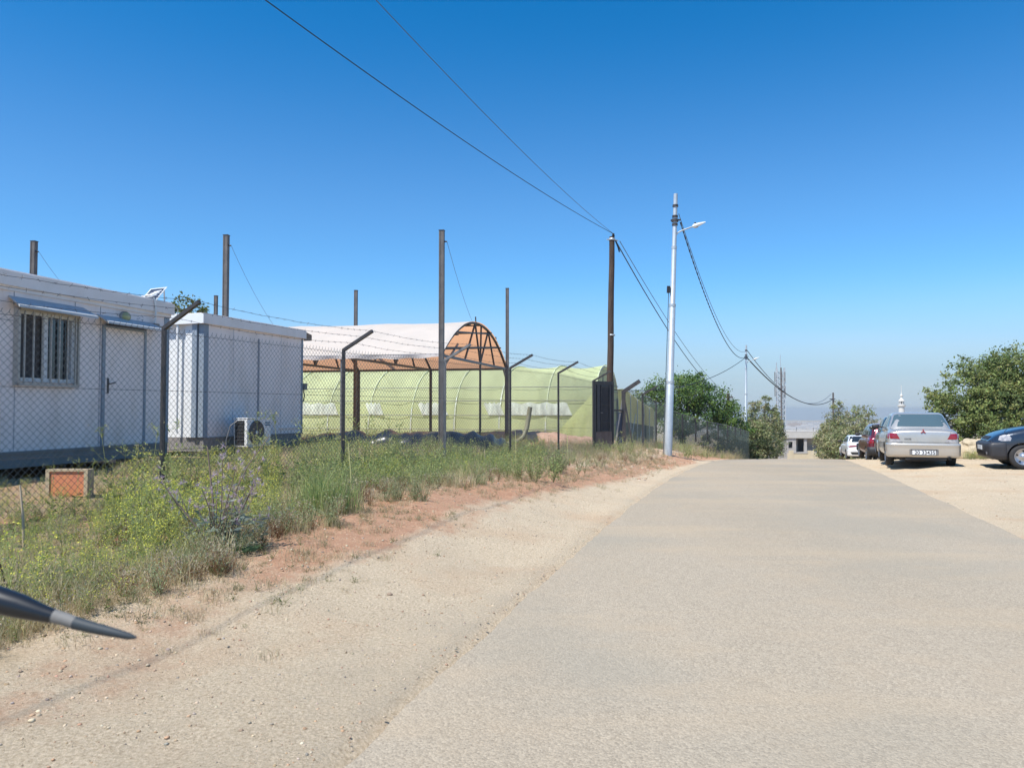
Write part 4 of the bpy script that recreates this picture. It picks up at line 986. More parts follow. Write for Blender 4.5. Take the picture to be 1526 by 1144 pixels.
def trees():
    # big green tree left of the road: centre about (13.5, 60)
    tree('big bright green tree behind the far end of the long dark fence', 13.6, 62, 6, [(-.2, 0, 3.9, 2.6, 2.4, 2.0), (-2.2, 0, 3.2, 1.7, 1.8, 1.5), (2.2, -.5, 3.0, 1.9, 1.8, 1.7), (3.6, -.8, 1.9, 1.5, 1.5, 1.6), (.3, -1.6, 2.6, 2.4, 1.5, 1.6), (-1.6, -1, 1.8, 2, 1.4, 1.4), (4.4, -.5, 1.0, 1.2, 1.2, 1.3), (.9, .2, 5.0, 1.3, 1.2, .9)], 26000, .10, GREEN, 11, .28)
    # olive-coloured trees before the mast
    def tall(px, py, D, w, seed, label, cols=OLIVE, group='olive-green trees along the road', lean=0):
        p = at(px, py, D); g = ground(p.x, D, False); h = p.z - g; r = random.Random(seed)
        lobes = [(lean, 0, h * .90, w * .22, w * .2, h * .12), (r.uniform(-.2, .2) * w, 0, h * .70, w * .36, w * .35, h * .16), (-w * .22, .1, h * .5, w * .38, w * .35, h * .17), (w * .22, -.1, h * .46, w * .40, w * .35, h * .18), (0, 0, h * .25, w * .5, w * .4, h * .22)]
        return tree(label, p.x, D, h, lobes, 6500, .075, cols, seed, .12, group, elong=1.6, spread=.5, clump=30)
    tall(1124, 596, 70, 2.4, 21, 'olive tree just right of the far street lamp'); tall(1141, 590, 72, 2.3, 22, 'taller wispy olive tree with an upright top left of the mast'); tall(1156, 606, 76, 1.3, 23, 'thin olive tree standing in front of the mast foot')
    tall(1128, 628, 66, 3.2, 24, 'low bushy olive tree between street lamp and mast')
    tall(1248, 598, 74, 2.8, 25, 'peaked olive tree under the third pole top'); tall(1272, 606, 72, 3.4, 26, 'rounded olive tree behind the white car'); tall(1230, 627, 76, 1.9, 27, 'lower olive tree nearest the concrete house on its right'); tall(1256, 640, 66, 3.6, 28, 'low spreading bush left of the white car')
    tree('nearly bare young tree rising behind the dark red car', at(1292, 610, 58).x, 58, 4, [(0, 0, 3.7, .5, .5, .5), (-.5, 0, 3.1, .5, .4, .4), (.45, 0, 3.2, .5, .4, .5), (0, 0, 2.2, .8, .6, .9)], 1300, .07, OLIVE, 31, .06, spread=.5, clump=12)
    # big oak to the right
    x = at(1540, 600, 40).x
    tree('huge rounded dark green oak filling the right edge behind the cars', x, 42, 6, [(1.4, 0, 4.35, 3.6, 3.0, 1.9), (-1.6, .3, 3.6, 2.6, 2.2, 2.05), (-.2, -1.2, 2.7, 3.0, 2.0, 1.7), (3.6, -.5, 3.6, 3.0, 2.6, 2.0), (-2.9, 0, 2.0, 1.7, 1.8, 1.5), (0, -2, 1.3, 3.2, 1.6, 1.4), (3.5, -1.5, 1.4, 3, 2, 1.5), (6, 0, 3.4, 2.6, 2.4, 2.3), (-3.4, -.3, .9, 1.5, 1.5, 1.1), (.4, -1.4, 3.9, 1.5, 1.2, 1.2), (-1.5, -1.6, 2.4, 1.3, 1.1, 1.0), (2.6, -2.2, 2.9, 1.4, 1.1, 1.1)], 120000, .08, OAK, 41, .4, spread=.17, clump=60)
    tree('small dark tree between the minaret and the huge oak', at(1362, 607, 70).x, 70, 4, [(0, 0, 2.3, 1.6, 1.2, 1.2), (1.4, 0, 2.0, 1.2, 1, 1), (.2, 0, 1.0, 1.7, 1.2, 1.0)], 5000, .1, OAK, 43, .15)
    xb = at(275, 460, 31).x
    tree('yellow-green tree top showing between the two cabins', xb, 31, 6, [(0, 0, 5.0, .8, .8, .75), (-.6, 0, 4.3, .9, .9, .8), (.7, 0, 4.1, .9, .9, .8), (0, 0, 3, 1.2, 1, 1)], 6000, .075, [(.12, .14, .04), (.16, .17, .05)], 44, .12)
    tree('green tree top barely showing behind the second cabin roof', at(346, 474, 30).x, 30, 5, [(0, 0, 4.3, .55, .6, .5), (.2, 0, 3.4, 1.0, 1, .9)], 2600, .07, [(.07, .11, .035), (.11, .14, .05)], 45, .1)
    # low dark growth behind the far fence
    tree('dark shrubs pressing against the far end of the long fence', 17.2, 58.5, 2, [(0, 0, .9, 1.5, 1.2, 1.0), (-1.6, .5, 1.0, 1.3, 1, 1), (1.3, -.5, .7, .9, .8, .8)], 6000, .08, [(.04, .06, .025), (.06, .08, .03)], 46, .1, name='shrub')
trees()
# ---------------------------------------------------------------- cars (local: +y forward, origin on the ground under the middle)
def paint(name, c, metal=.5, rough=.32, dirt=(.30, .24, .17), damt=.35):
    m = mat(name, c, rough=rough, metal=metal, coat=.7, dirt=dirt, dscale=1.6, damt=damt); return m
def ring_sec(w, zb, zt):
    h = zt - zb
    half = [(w * .55, zb), (w * .90, zb + .02), (w * .985, zb + h * .16), (w, zb + h * .42), (w * .995, zb + h * .66), (w * .965, zb + h * .85), (w * .88, zb + h * .965), (w * .5, zt + .008)]
    return half
def lower_mesh(st, wells, m):
    vs = []; n = 16
    for (y, w, zb, zt) in st:
        hf = ring_sec(w, zb, zt)
        vs += [(x, y, z) for x, z in hf] + [(-x, y, z) for x, z in reversed(hf)]
    fs = [(i * n + k, i * n + (k + 1) % n, (i + 1) * n + (k + 1) % n, (i + 1) * n + k) for i in range(len(st) - 1) for k in range(n)]
    fs += [tuple(reversed(range(n))), tuple((len(st) - 1) * n + k for k in range(n))]
    me = bpy.data.meshes.new('body'); me.from_pydata(vs, [], fs); me.materials.append(M[m] if isinstance(m, str) else m); me.materials.append(M['trim'])
    bm = bmesh.new(); bm.from_mesh(me); bmesh.ops.recalc_face_normals(bm, faces=bm.faces); bm.to_mesh(me); bm.free()
    o = bpy.data.objects.new('tmp', me); C.objects.link(o)
    o.modifiers.new('s', 'SUBSURF').levels = 2
    cuts = []
    for (y, r) in wells:
        cm = MB().lathe([(0, -1.2), (r, -1.2), (r, 1.2), (0, 1.2)], 32, Matrix.Translation((0, y, .30)) @ Matrix.Rotation(math.pi / 2, 4, 'Y')).mesh('cut', 'trim')
        bm = bmesh.new(); bm.from_mesh(cm); bmesh.ops.remove_doubles(bm, verts=bm.verts, dist=1e-5); bmesh.ops.recalc_face_normals(bm, faces=bm.faces); bm.to_mesh(cm); bm.free()
        c = bpy.data.objects.new('tmpc', cm); C.objects.link(c); cuts.append(c)
        b = o.modifiers.new('b', 'BOOLEAN'); b.operation = 'DIFFERENCE'; b.solver = 'EXACT'; b.object = c; b.material_mode = 'TRANSFER'
    dg = bpy.context.evaluated_depsgraph_get(); dg.update()
    out = bpy.data.meshes.new_from_object(o.evaluated_get(dg)); 
    for c in cuts: bpy.data.objects.remove(c)
    bpy.data.objects.remove(o)
    out.name = 'body'; return out
def stack(levels, e=7, n=56):
    """rings of rounded rectangles: (z, y_rear, y_front, half width)"""
    mb = MB(); vs = []
    for z, yr, yf, hw in levels:
        cy = (yr + yf) / 2; a = (yf - yr) / 2
        for k in range(n):
            t = 2 * math.pi * k / n; c, s = math.cos(t), math.sin(t)
            vs.append((hw * math.copysign(abs(c) ** (2 / e), c), cy + a * math.copysign(abs(s) ** (2 / e), s), z))
    L_ = len(levels)
    mb.add(vs, [(i * n + k, i * n + (k + 1) % n, (i + 1) * n + (k + 1) % n, (i + 1) * n + k) for i in range(L_ - 1) for k in range(n)] + [tuple((L_ - 1) * n + k for k in range(n)), tuple(reversed(range(n)))], 0, True)
    return mb
def patch(name, poly, org, u, v, d, bvh, m, parent, off=.006, label=None):
    """a thin pane cut to poly (in u, v), laid against the surface met along d"""
    org, u, v, d = Vector(org), Vector(u), Vector(v), Vector(d).normalized()
    bm = bmesh.new(); vv = [bm.verts.new((a, b, 0)) for a, b in poly]; bm.faces.new(vv)
    for _ in range(3):
        bmesh.ops.triangulate(bm, faces=bm.faces); bmesh.ops.subdivide_edges(bm, edges=[e for e in bm.edges if e.calc_length() > .07], cuts=1)
    bmesh.ops.triangulate(bm, faces=bm.faces)
    for q in bm.verts:
        p = org + u * q.co.x + v * q.co.y; hit = None
        for b in bvh:
            h = b.ray_cast(p - d * 3, d)
            if h[0] is not None and (hit is None or h[3] < hit[3]): hit = h
        if hit is None:
            hit = bvh[0].find_nearest(p)
        nn = hit[1] if hit[1].dot(d) < 0 else -hit[1]
        q.co = hit[0] + nn * off
    me = bpy.data.meshes.new(name); bm.normal_update()
    s = sum((f.normal.dot(d) for f in bm.faces))
    if s > 0: bmesh.ops.reverse_faces(bm, faces=bm.faces)
    bm.to_mesh(me); bm.free(); me.materials.append(M[m] if isinstance(m, str) else m)
    me.polygons.foreach_set('use_smooth', [True] * len(me.polygons))
    o = link(name, me, parent)
    if label: o['label'] = label
    return o
def wheel(parent, x, y, r, side, spokes=6, dark=False):
    mx = Matrix.Translation((x, y, r)) @ Matrix.Rotation(side * math.pi / 2, 4, 'Y')
    w = .19
    t = MB().lathe([(r * .62, -w / 2), (r * .78, -w / 2 - .008), (r * .93, -w / 2 + .005), (r, -w / 2 + .03), (r, w / 2 - .03), (r * .93, w / 2 - .005), (r * .78, w / 2 + .008), (r * .64, w / 2)], 36, mx).build('wheel', 'rubber', parent)
    rm = MB(); rm.lathe([(r * .66, w / 2 + .004), (r * .60, w / 2 + .004), (r * .57, w / 2 - .03), (r * .2, w / 2 - .015), (r * .14, w / 2 + .006), (0, w / 2 + .01)], 30, mx)
    rm.build('rim', 'rim', t)
    hl = MB()
    for k in range(spokes * 2 if spokes > 5 else spokes):
        a = 2 * math.pi * k / (spokes * 2 if spokes > 5 else spokes)
        hl.lathe([(0, 0), (r * .07, 0), (r * .07, .004), (0, .004)], 8, mx @ Matrix.Translation((r * .45 * math.cos(a), r * .45 * math.sin(a), w / 2 - .0205)))
    hl.build('rim_hole', 'dark', t)
    return t
def text(body, size, loc, rot, m, parent, name, bold=0):
    cu = bpy.data.curves.new(name, 'FONT'); cu.body = body; cu.size = size; cu.align_x = 'CENTER'; cu.align_y = 'CENTER'; cu.extrude = .0015; cu.offset = bold
    cu.materials.append(M[m]); o = bpy.data.objects.new('tmp', cu); C.objects.link(o); dg = bpy.context.evaluated_depsgraph_get(); dg.update()
    me = bpy.data.meshes.new_from_object(o.evaluated_get(dg)); bpy.data.objects.remove(o); bpy.data.curves.remove(cu); me.name = name
    if not me.materials: me.materials.append(M[m])
    return link(name, me, parent, loc, rot)
def car(label, loc, az, spec):
    t = thing(spec['name'], label, 'car', loc, az, spec.get('group'))
    P = spec['paint']; body = lower_mesh(spec['st'], spec['wells'], P)
    bo = link('body', body, t)
    cb = stack(spec['cabin'])
    co = cb.build('roof', P, t); 
    if 'roof_label' in spec: co['label'] = spec['roof_label']
    def bv(o):
        bm = bmesh.new(); bm.from_mesh(o.data); b = BVHTree.FromBMesh(bm); bm.free(); return b
    B = [bv(bo), bv(co)]
    CB = [B[1]]
    X, Y, Z = Vector((1, 0, 0)), Vector((0, 1, 0)), Vector((0, 0, 1))
    patch('rear_window', spec['rear_glass'], (0, 0, 0), X, Z, Y, CB, spec.get('glass', 'glass'), t)
    rim_poly = None
    patch('windscreen', spec['front_glass'], (0, 0, 0), X, Z, -Y, CB, 'glass', t)
    for s in (-1, 1):
        for wp in spec['side_glass']: patch('side_window', wp, (0, 0, 0), Y, Z, -X * s, CB, spec.get('side_mat', 'glass'), t)
        for (y0, z0, y1, z1) in spec.get('door_seams', []):
            patch('door_seam', [(y0 - .004, z0), (y0 + .004, z0), (y1 + .004, z1), (y1 - .004, z1)], (0, 0, 0), Y, Z, -X * s, [B[0]], 'trim', t, .003)
        for (y, z) in spec.get('handles', []):
            patch('door_handle', [(y - .08, z - .014), (y + .08, z - .014), (y + .08, z + .014), (y - .08, z + .014)], (0, 0, 0), Y, Z, -X * s, [B[0]], P, t, .025)
        my, mz = spec['mirror']; hw = spec['hw']
        mm = MB(); mm.lathe([(0, -.06), (.05, -.055), (.075, 0), (.06, .05), (0, .06)], 14, Matrix.Translation((s * (hw + .10), my, mz)) @ Matrix.Diagonal((1.5, .55, 1.1, 1)) ); mm.bar((s * (hw - .12), my - .02, mz - .02), (s * (hw + .05), my, mz), .05, .035)
        mm.build('wing_mirror', spec.get('mirror_mat', 'trim'), t)
        for y in spec['axles']: wheel(t, s * (hw - .12), y, spec.get('r', .30), s, spec.get('spokes', 6))
    yr, yf = spec['st'][0][0], spec['st'][-1][0]
    ub = MB(); ub.box((-hw * .62, yr + .22, .17), (hw * .62, yf - .3, .34)); ub.box((-hw * .45, yr + .3, .14), (hw * .1, yr + .7, .2)); ub.build('underbody', 'trim', t)
    for y in spec['axles']: MB().tube([(-hw + .2, y, .28), (hw - .2, y, .28)], .04, 6).build('axle', 'trim', t)
    for lv, nm, mtl in spec.get('bumpers', []): stack(lv, 5).build(nm, P if mtl is None else mtl, t)
    B2 = [bv(c) for c in t.children if c.name.split('.')[0] in ('body', 'rear_bumper', 'front_bumper', 'roof')]
    for nm, poly, m, dr, side_, off in spec.get('patches', []):
        for s in ((-1, 1) if side_ else (1,)):
            pp = [(x * s, z) for x, z in poly]
            if dr == 'rear': patch(nm, pp, (0, 0, 0), X, Z, Y, B2, m, t, off)
            elif dr == 'front': patch(nm, pp, (0, 0, 0), X, Z, -Y, B2, m, t, off)
            else:
                a = R(dr) ; d = Vector((-s * math.cos(a), -math.sin(a), 0)); u = Vector((-s * math.sin(a), math.cos(a), 0))
                patch(nm, poly, (s * spec['hw'], spec['corner'], 0), u, Z, d, B2, m, t, off)
    return t
# colours and shapes of the five cars
silver = paint('silver_paint', (.52, .50, .465), .5, .30, damt=.22)
def sedan_spec(P, name='parked_car', L_=4.5, hw=.85):
    return dict(name=name, paint=P, group='cars parked beside the road', hw=hw, corner=2.0,
        st=[(-2.235, hw * .86, .34, .88), (-2.20, hw * .95, .27, .955), (-2.05, hw * .985, .235, 1.0), (-1.75, hw, .22, 1.015), (-1.2, hw, .21, .99), (-.5, hw, .20, .96), (.3, hw, .20, .94), (.95, hw, .20, .92), (1.4, hw * .99, .21, .88), (1.8, hw * .96, .23, .80), (2.08, hw * .88, .27, .70), (2.2, hw * .72, .34, .60)],
        wells=[(-1.28, .345), (1.32, .345)], axles=[-1.28, 1.32], r=.30,
        cabin=[(.90, -1.62, 1.30, hw - .07), (.96, -1.57, 1.2, hw - .075), (1.03, -1.51, 1.08, hw - .09), (1.20, -1.30, .75, hw - .155), (1.34, -1.08, .42, hw - .215), (1.395, -.97, .28, hw - .25), (1.42, -.86, .15, hw - .31), (1.432, -.6, -.1, hw - .45)],
        rear_glass=[(-.685, 1.045), (.685, 1.045), (.575, 1.345), (.50, 1.372), (-.50, 1.372), (-.575, 1.345)], front_glass=[(-.68, 1.0), (.68, 1.0), (.55, 1.35), (-.55, 1.35)],
        side_glass=[[(-1.22, 1.05), (-1.0, 1.27), (-.86, 1.33), (-.86, 1.03)], [(-.80, 1.03), (-.80, 1.335), (-.42, 1.35), (-.27, 1.02)], [(-.20, 1.02), (-.35, 1.35), (.15, 1.33), (.72, 1.02)]],
        door_seams=[(-1.0, .35, -.98, .94), (-.22, .28, -.22, .95), (.82, .28, .86, .90)], handles=[(-.82, .80), (.0, .79)], mirror=(.62, 1.02),
        bumpers=[([(.26, -2.20, -1.72, hw - .05), (.275, -2.27, -1.70, hw - .01), (.33, -2.30, -1.70, hw + .003), (.46, -2.30, -1.70, hw + .005), (.56, -2.315, -1.70, hw + .008), (.58, -2.325, -1.70, hw + .01), (.615, -2.31, -1.70, hw), (.63, -2.25, -1.72, hw - .03)], 'rear_bumper', None),
                 ([(.22, 1.75, 2.16, hw - .05), (.27, 1.72, 2.24, hw - .01), (.50, 1.72, 2.26, hw), (.57, 1.72, 2.24, hw - .01), (.60, 1.75, 2.18, hw - .05)], 'front_bumper', None)],
        patches=[('taillight', [(.84, .735), (.84, .865), (.80, .875), (.615, .87), (.545, .74), (.54, .73), (.80, .73)], 'redlens', 'rear', True, .008),
                 ('reverse_light', [(.84, .645), (.84, .725), (.80, .72), (.533, .72), (.475, .645)], 'clearlens', 'rear', True, .007),
                 ('boot_seam', [(.60, .872), (.606, .872), (.70, 1.0), (.692, 1.0)], 'trim', 'rear', True, .003),
                 ('headlight', [(-.28, .60), (.12, .60), (.15, .74), (-.2, .76)], 'clearlens', 45, True, .008)])
def silver_car():
    fwd = hv(22); rear = Vector((at(1377, 691, 19.8).x, 19.8, 0)); c = rear + fwd * 2.27
    zs = [ground(*(c + fwd * k).xy) for k in (-1.3, 1.3)]
    c.z = sum(zs) / 2
    _sp = sedan_spec(silver); _sp['glass'] = 'sky_glass'; _sp['side_mat'] = 'sky_glass'
    t = car('silver sedan seen from behind on the dirt lot with red tail lights', c, 22, _sp)
    t.rotation_euler = (math.atan2(zs[1] - zs[0], 2.6), 0, -R(22)); t.rotation_mode = 'XYZ'
    # plate in its recess
    box('plate_recess', (-.33, -2.320, .325), (.33, -2.30, .475), 'greypost', t, .01)
    p = box('number_plate', (-.265, -2.332, .335), (.265, -2.322, .445), 'plate', t, .004)
    text('20 33435', .125, (.02, -2.3335, .388), (math.pi / 2, 0, 0), 'ink', p, 'plate_number', .002)
    MB().box((-.28, -2.330, .318), (.28, -2.322, .334)).build('plate_frame', 'trim', t)
    MB().box((-.30, -2.330, .452), (.30, -2.322, .470)).build('plate_lamp_bar', 'trim', t)
    # three-diamond badge and model lettering
    for a in (90, 210, 330):
        d = Vector((math.cos(R(a)), 0, math.sin(R(a)))); n_ = Vector((-d.z, 0, d.x)); o = Vector((0, -2.232, .925)); s = .034
        MB().add([o + Vector((0, k, 0)) + q for k in (-.01, .012) for q in (Vector((0, 0, 0)), d * s + n_ * s * .55, d * s * 2, d * s - n_ * s * .55)], [(0, 1, 2, 3), (7, 6, 5, 4), (0, 4, 5, 1), (1, 5, 6, 2), (2, 6, 7, 3), (3, 7, 4, 0)]).build('badge_diamond', mat('badge_red', (.30, .02, .03), rough=.25), t)
    text('LANCER', .045, (-.36, -2.247, .735), (math.pi / 2, 0, 0), 'ink', t, 'model_badge', .0008)
    MB().tube([(.58, -1.9, .26), (.58, -2.27, .245)], .035, 12).build('exhaust', 'trim', t)
    MB().tube([(.58, -2.20, .247), (.58, -2.31, .243)], .044, 14, cap=False).build('exhaust_tip', 'steel', t)
    MB().box((-.42, -2.24, .20), (.52, -1.9, .27)).build('rear_valance', 'trim', t)
    # boot-lid crease and lid edge
    MB().box((-.60, -2.246, .648), (.60, -2.236, .652)).build('boot_gap', 'trim', t)
    b = MB(); b.tube([(-.70, -2.17, .985), (0, -2.215, .988), (.70, -2.17, .985)], .008, 6); b.build('boot_edge', silver, t)
silver_car()
def other_cars():
    dk = paint('dark_green_grey_paint', (.035, .045, .042), .5, .25, damt=.25)
    fwd = hv(23); rt = Vector((fwd.y, -fwd.x, 0))
    rl = Vector((at(1311, 680, 25.6).x, 25.6, 0)); c = rl + fwd * 2.2 + rt * .84; c.z = ground(c.x, c.y)
    s = sedan_spec(dk); s['mirror_mat'] = dk; car('dark green-grey car mostly hidden behind the silver sedan', c, 23, s)
    mr = paint('maroon_paint', (.15, .014, .028), .3, .28, damt=.12)
    fwd = hv(18); rt = Vector((fwd.y, -fwd.x, 0)); rl = Vector((at(1294, 680, 31.5).x, 31.5, 0)); c = rl + fwd * 2.15 + rt * .88; c.z = ground(c.x, c.y)
    hw = .88
    suv = dict(name='parked_car', paint=mr, group='cars parked beside the road', hw=hw, corner=1.9,
        st=[(-2.12, hw * .84, .42, .98), (-2.08, hw * .96, .34, 1.05), (-1.8, hw, .28, 1.06), (-1, hw, .27, 1.02), (.3, hw, .27, .99), (1.0, hw, .27, .96), (1.5, hw * .98, .28, .91), (1.95, hw * .9, .32, .80), (2.1, hw * .75, .38, .68)],
        wells=[(-1.25, .37), (1.28, .37)], axles=[-1.25, 1.28], r=.33,
        cabin=[(.95, -2.05, 1.25, hw - .05), (1.05, -2.02, 1.1, hw - .08), (1.3, -1.92, .72, hw - .14), (1.46, -1.80, .42, hw - .21), (1.54, -1.66, .2, hw - .28), (1.57, -1.3, -.1, hw - .42)],
        rear_glass=[(-.66, 1.12), (.66, 1.12), (.55, 1.45), (-.55, 1.45)], front_glass=[(-.7, 1.05), (.7, 1.05), (.56, 1.45), (-.56, 1.45)],
        side_glass=[[(-1.85, 1.12), (-1.72, 1.4), (-1.25, 1.44), (-1.25, 1.1)], [(-1.18, 1.1), (-1.18, 1.44), (-.5, 1.46), (-.4, 1.08)], [(-.33, 1.08), (-.42, 1.46), (.12, 1.42), (.68, 1.08)]],
        door_seams=[(-1.2, .4, -1.2, 1.0), (-.37, .35, -.37, 1.0), (.8, .35, .82, .95)], handles=[(-1.05, .86), (-.2, .85)], mirror=(.58, 1.08),
        bumpers=[([(.30, -2.12, -1.65, hw - .05), (.36, -2.19, -1.63, hw), (.60, -2.19, -1.63, hw + .003), (.66, -2.12, -1.66, hw - .04)], 'rear_bumper', 'trim'), ([(.28, 1.7, 2.1, hw - .05), (.34, 1.68, 2.18, hw), (.58, 1.68, 2.18, hw), (.64, 1.7, 2.08, hw - .05)], 'front_bumper', 'trim')],
        patches=[('taillight', [(.86, .78), (.86, 1.02), (.72, 1.02), (.62, .8)], 'redlens', 'rear', True, .01), ('headlight', [(-.25, .68), (.12, .66), (.15, .8), (-.2, .84)], 'clearlens', 45, True, .008)])
    car('maroon hatchback with tall roof between the white car and the dark one', c, 18, suv)
    wh = paint('white_paint_car', (.72, .72, .72), 0, .3, damt=.15)
    fwd = hv(17); rt = Vector((fwd.y, -fwd.x, 0)); rl = Vector((at(1263, 680, 45).x, 45, 0)); c = rl + fwd * 2.25 + rt * .86; c.z = at(1262, 680.5, 45).z - .22
    s = sedan_spec(wh); s['hw'] = .86
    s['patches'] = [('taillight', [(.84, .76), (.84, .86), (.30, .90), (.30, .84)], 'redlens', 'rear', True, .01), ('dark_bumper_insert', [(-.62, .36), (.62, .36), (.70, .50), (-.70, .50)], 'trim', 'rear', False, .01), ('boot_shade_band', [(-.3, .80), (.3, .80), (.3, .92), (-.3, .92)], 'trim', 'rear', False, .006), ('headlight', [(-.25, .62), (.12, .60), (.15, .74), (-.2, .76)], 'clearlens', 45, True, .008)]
    car('white car farthest along the row with red tail lights at the crest', c, 17, s)
    # navy hatchback facing left
    nv = paint('navy_grey_paint', (.035, .045, .065), .45, .22, dirt=(.2, .18, .16), damt=.25); hw = .82
    az = -69; fwd = hv(az); front = Vector((12.07, 19.9, 0)); c = front - fwd * 1.98
    c.z = ground(c.x - .9, c.y) + .0
    hat = dict(name='parked_car', paint=nv, group='cars parked beside the road', hw=hw, corner=1.72, spokes=5,
        st=[(-1.85, hw * .85, .38, 1.0), (-1.8, hw * .96, .30, 1.06), (-1.4, hw, .26, 1.06), (-.6, hw, .25, 1.02), (.3, hw, .25, 1.03), (.8, hw, .24, 1.06), (1.1, hw, .24, 1.03), (1.45, hw * .985, .25, .95), (1.70, hw * .94, .28, .86), (1.86, hw * .84, .34, .75), (1.93, hw * .66, .40, .66)],
        wells=[(-1.2, .345), (1.22, .345)], axles=[-1.2, 1.22], r=.30,
        cabin=[(.95, -1.78, 1.05, hw - .05), (1.05, -1.74, .88, hw - .08), (1.25, -1.64, .5, hw - .14), (1.40, -1.5, .18, hw - .2), (1.45, -1.3, 0, hw - .3), (1.47, -1.0, -.3, hw - .42)],
        rear_glass=[(-.6, 1.1), (.6, 1.1), (.5, 1.36), (-.5, 1.36)], front_glass=[(-.65, 1.1), (.65, 1.1), (.54, 1.38), (-.54, 1.38)],
        side_glass=[[(-1.5, 1.1), (-1.35, 1.33), (-.8, 1.37), (-.8, 1.09)], [(-.72, 1.09), (-.72, 1.37), (-.1, 1.35), (.42, 1.08)]],
        door_seams=[(-.76, .33, -.76, 1.0), (.62, .33, .66, 1.0)], handles=[(-.6, .86)], mirror=(.42, 1.08),
        bumpers=[([(.22, 1.50, 1.86, hw - .10), (.25, 1.50, 1.95, hw - .03), (.34, 1.50, 1.98, hw - .005), (.52, 1.50, 2.00, hw + .004), (.60, 1.50, 2.0, hw + .006), (.645, 1.50, 1.94, hw - .03)], 'front_bumper', mat('dark_bumper_plastic', (.028, .03, .036), (.04, .04, .046), 5, .5)),
                 ([(.28, -1.9, -1.5, hw - .05), (.34, -1.95, -1.5, hw), (.6, -1.95, -1.5, hw), (.65, -1.88, -1.52, hw - .04)], 'rear_bumper', 'trim')],
        patches=[('headlight', [(-.16, .685), (.0, .675), (.07, .70), (.06, .79), (-.02, .83), (-.13, .82), (-.18, .75)], 'clearlens', 38, True, .01),
                 ('grille', [(-.36, .70), (.36, .70), (.38, .78), (-.38, .78)], 'trim', 'front', False, .008), ('lower_grille', [(-.45, .30), (.45, .30), (.45, .40), (-.45, .40)], 'dark', 'front', False, .008),
                 ('fog_light', [(.58, .34), (.66, .34), (.68, .40), (.60, .42)], 'clearlens', 'front', True, .01),
                 ('bonnet_seam', [(-.02, .868), (.30, .985), (.30, .992), (-.02, .876)], 'trim', 38, True, .003),
                 ('taillight', [(.66, .78), (.66, .93), (.54, .93), (.54, .78)], 'redlens', 'rear', True, .01)])
    t = car('navy blue hatchback nosing in from the right edge of the dirt lot', c, az, hat)
    box('number_plate', (-.26, 2.002, .44), (.26, 2.014, .55), 'plate', t, .004)
other_cars()
def boulders():
    def rock(name, label, p, r, seed, m='boulder', group=None, cat='boulder'):
        bm = bmesh.new(); bmesh.ops.create_icosphere(bm, subdivisions=4, radius=1)
        for v in bm.verts:
            n_ = v.co.normalized(); k = 1 + .38 * noise.noise(n_ * 1.4 + Vector((seed, 0, 0))) + .12 * noise.noise(n_ * 4 + Vector((0, seed, 0))) + .04 * noise.noise(n_ * 11)
            v.co = Vector((n_.x * r[0], n_.y * r[1], n_.z * r[2])) * k
        me = bpy.data.meshes.new(name); bm.to_mesh(me); bm.free(); me.materials.append(M[m])
        tag(link(name, me, None, p), label, cat, group)
    p = at(1452, 668, 24); p.z = ground(p.x, p.y) + .22; rock('boulder', 'large pale limestone boulder in the gap between silver sedan and navy car', p, (.50, .45, .44), 2)
    
boulders()
# ---------------------------------------------------------------- wiper blade on the glass of the vehicle the picture was taken from
def wiper():
    D = .95; P = [at(-60, 868, D), at(0, 897, D), at(40, 906, D), at(80, 918, D)]
    t = thing('windscreen_wiper', 'black windscreen wiper arm with bare metal joint reaching in from the left edge', 'wiper', P[0])
    o = P[0]
    def taper(pts, rs, m, nm):
        mb = MB(); mb.tube([p - o for p in pts], rs, 14); ob = mb.build(nm, m, t); return ob
    taper([at(-60, 876, D), at(-10, 892, D), at(30, 903, D), at(62, 913, D), at(80, 918, D)], [.0170, .0168, .0145, .0105, .0085], mat('wiper_arm_black', (.012, .014, .018), rough=.35), 'arm_cover')
    taper([at(78, 917, D), at(97, 922.5, D), at(113, 928, D)], [.0082, .0078, .0074], mat('dull_metal_joint', (.15, .145, .135), (.21, .20, .185), 40, .7), 'metal_joint')
    taper([at(111, 927.5, D), at(135, 934, D), at(165, 941, D), at(192, 947.5, D), at(203, 949.5, D)], [.0078, .0070, .0058, .0042, .0015], mat('wiper_rubber', (.035, .045, .052), rough=.6), 'blade')
    taper([at(118, 933.5, D), at(150, 941, D), at(190, 949.5, D)], [.0030, .0028, .0018], 'rubber', 'rubber_lip')
wiper()
